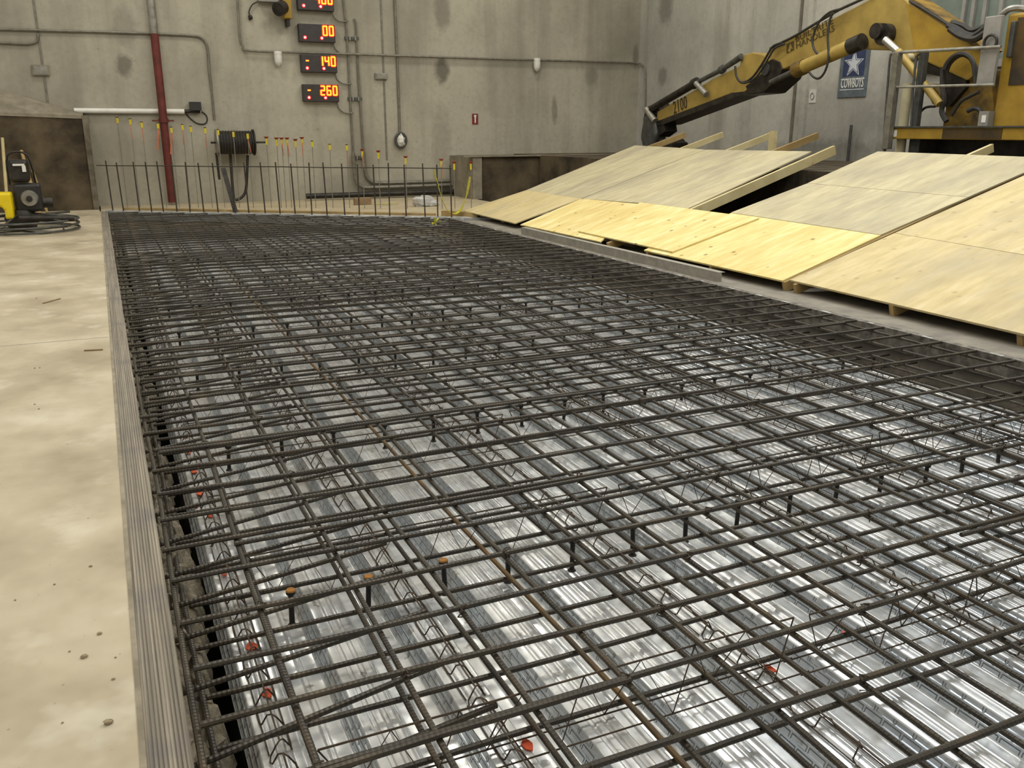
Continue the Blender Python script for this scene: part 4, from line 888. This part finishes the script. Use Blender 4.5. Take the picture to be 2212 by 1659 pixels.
for i, (x0, y0, x1, y1) in enumerate([(75, 455, 160, 450), (100, 462, 150, 457)]):
    a = on_z(x0, y0, .02); b = on_z(x1, y1, .02); tag(obj('floor_tool_pole', MB().tube([a, b], .022, 8), M['darkpost'], smooth=True, loc=a), ['dark pole lying on the slab behind the trowel ring, farther one', 'dark pole lying on the slab behind the trowel ring, nearer one'][i], 'pole', 'poles lying behind the trowel')

# ------------------------------------------------------------------ debris on the slab
for i, (x, y, r) in enumerate([(182, 1420, .016), (215, 1370, .012), (235, 1563, .02), (150, 1408, .006), (196, 1224, .009), (118, 1263, .007), (245, 1468, .008), (75, 796, .01), (86, 795, .009), (75, 874, .009), (84, 884, .008), (135, 1562, .006), (250, 1421, .006), (79, 645, .012), (33, 1297, .006)]):
    p = on_z(x, y, 0); r *= .55; f = MB().blob((p.x, p.y, r*.5), r, i, sq=(1.2, .9, .7), n=6)
    tag(obj('stone_chip', f, M['stone'], loc=p), 'small stone chip on the left slab, %s nearest to the camera' % nth(sorted([1420, 1370, 1563, 1408, 1224, 1263, 1468, 796, 795, 874, 884, 1562, 1421, 645, 1297], reverse=True).index(y)+1), 'stone', 'stone chips on the left slab')
for i, (x0, y0, x1, y1) in enumerate([(93, 655, 130, 645), (182, 757, 222, 755)]):
    a = on_z(x0, y0, .005); b = on_z(x1, y1, .005); tag(obj('wood_splinter', MB().beam(a, b, .014, .008), M['wood_block'], loc=a), ['thin wood splinter on the slab, farther of the two', 'thin wood splinter on the slab, nearer of the two by the timber'][i], 'splinter', 'wood splinters on the slab')

# ------------------------------------------------------------------ light
wd = bpy.data.worlds.new('hall'); SC.world = wd; wd.use_nodes = True
bg = wd.node_tree.nodes['Background']; bg.inputs[0].default_value = (.95, .92, .84, 1); bg.inputs[1].default_value = .66
def area(name, loc, target, sx, sy, power, col):
    l = bpy.data.lights.new(name, 'AREA'); l.shape = 'RECTANGLE'; l.size = sx; l.size_y = sy; l.energy = power; l.color = col
    o = bpy.data.objects.new(name, l); C.objects.link(o); o.location = loc
    o.rotation_mode = 'QUATERNION'; o.rotation_quaternion = (Vector(target)-Vector(loc)).to_track_quat('-Z', 'Y'); return o
W1 = (1, .95, .83)
for i, (x, y) in enumerate([(-2, 3), (3.5, 4.5), (9, 4), (-2, 11), (4, 11.5), (9.5, 11), (1, 17), (8, 16.5)]):
    area('high_bay_light', (x, y, 8.6), (x, y, 0), 1.2, 1.2, 130, W1)
for i, (x, y) in enumerate([(6.5, 7.5), (9.5, 8), (11.5, 6.0)]):
    area('strip_light', (x, y, 8.2), (x-1.5, y-1.5, 0), .8, 4.0, 170, (.9, .95, 1))
SC.view_settings.view_transform = 'Standard'
SC.view_settings.exposure = 0.0
SC.cycles.max_bounces = 4; SC.cycles.diffuse_bounces = 2; SC.cycles.glossy_bounces = 2; SC.cycles.use_light_tree = False; SC.cycles.adaptive_threshold = .03
SC.cycles.caustics_reflective = False; SC.cycles.caustics_refractive = False
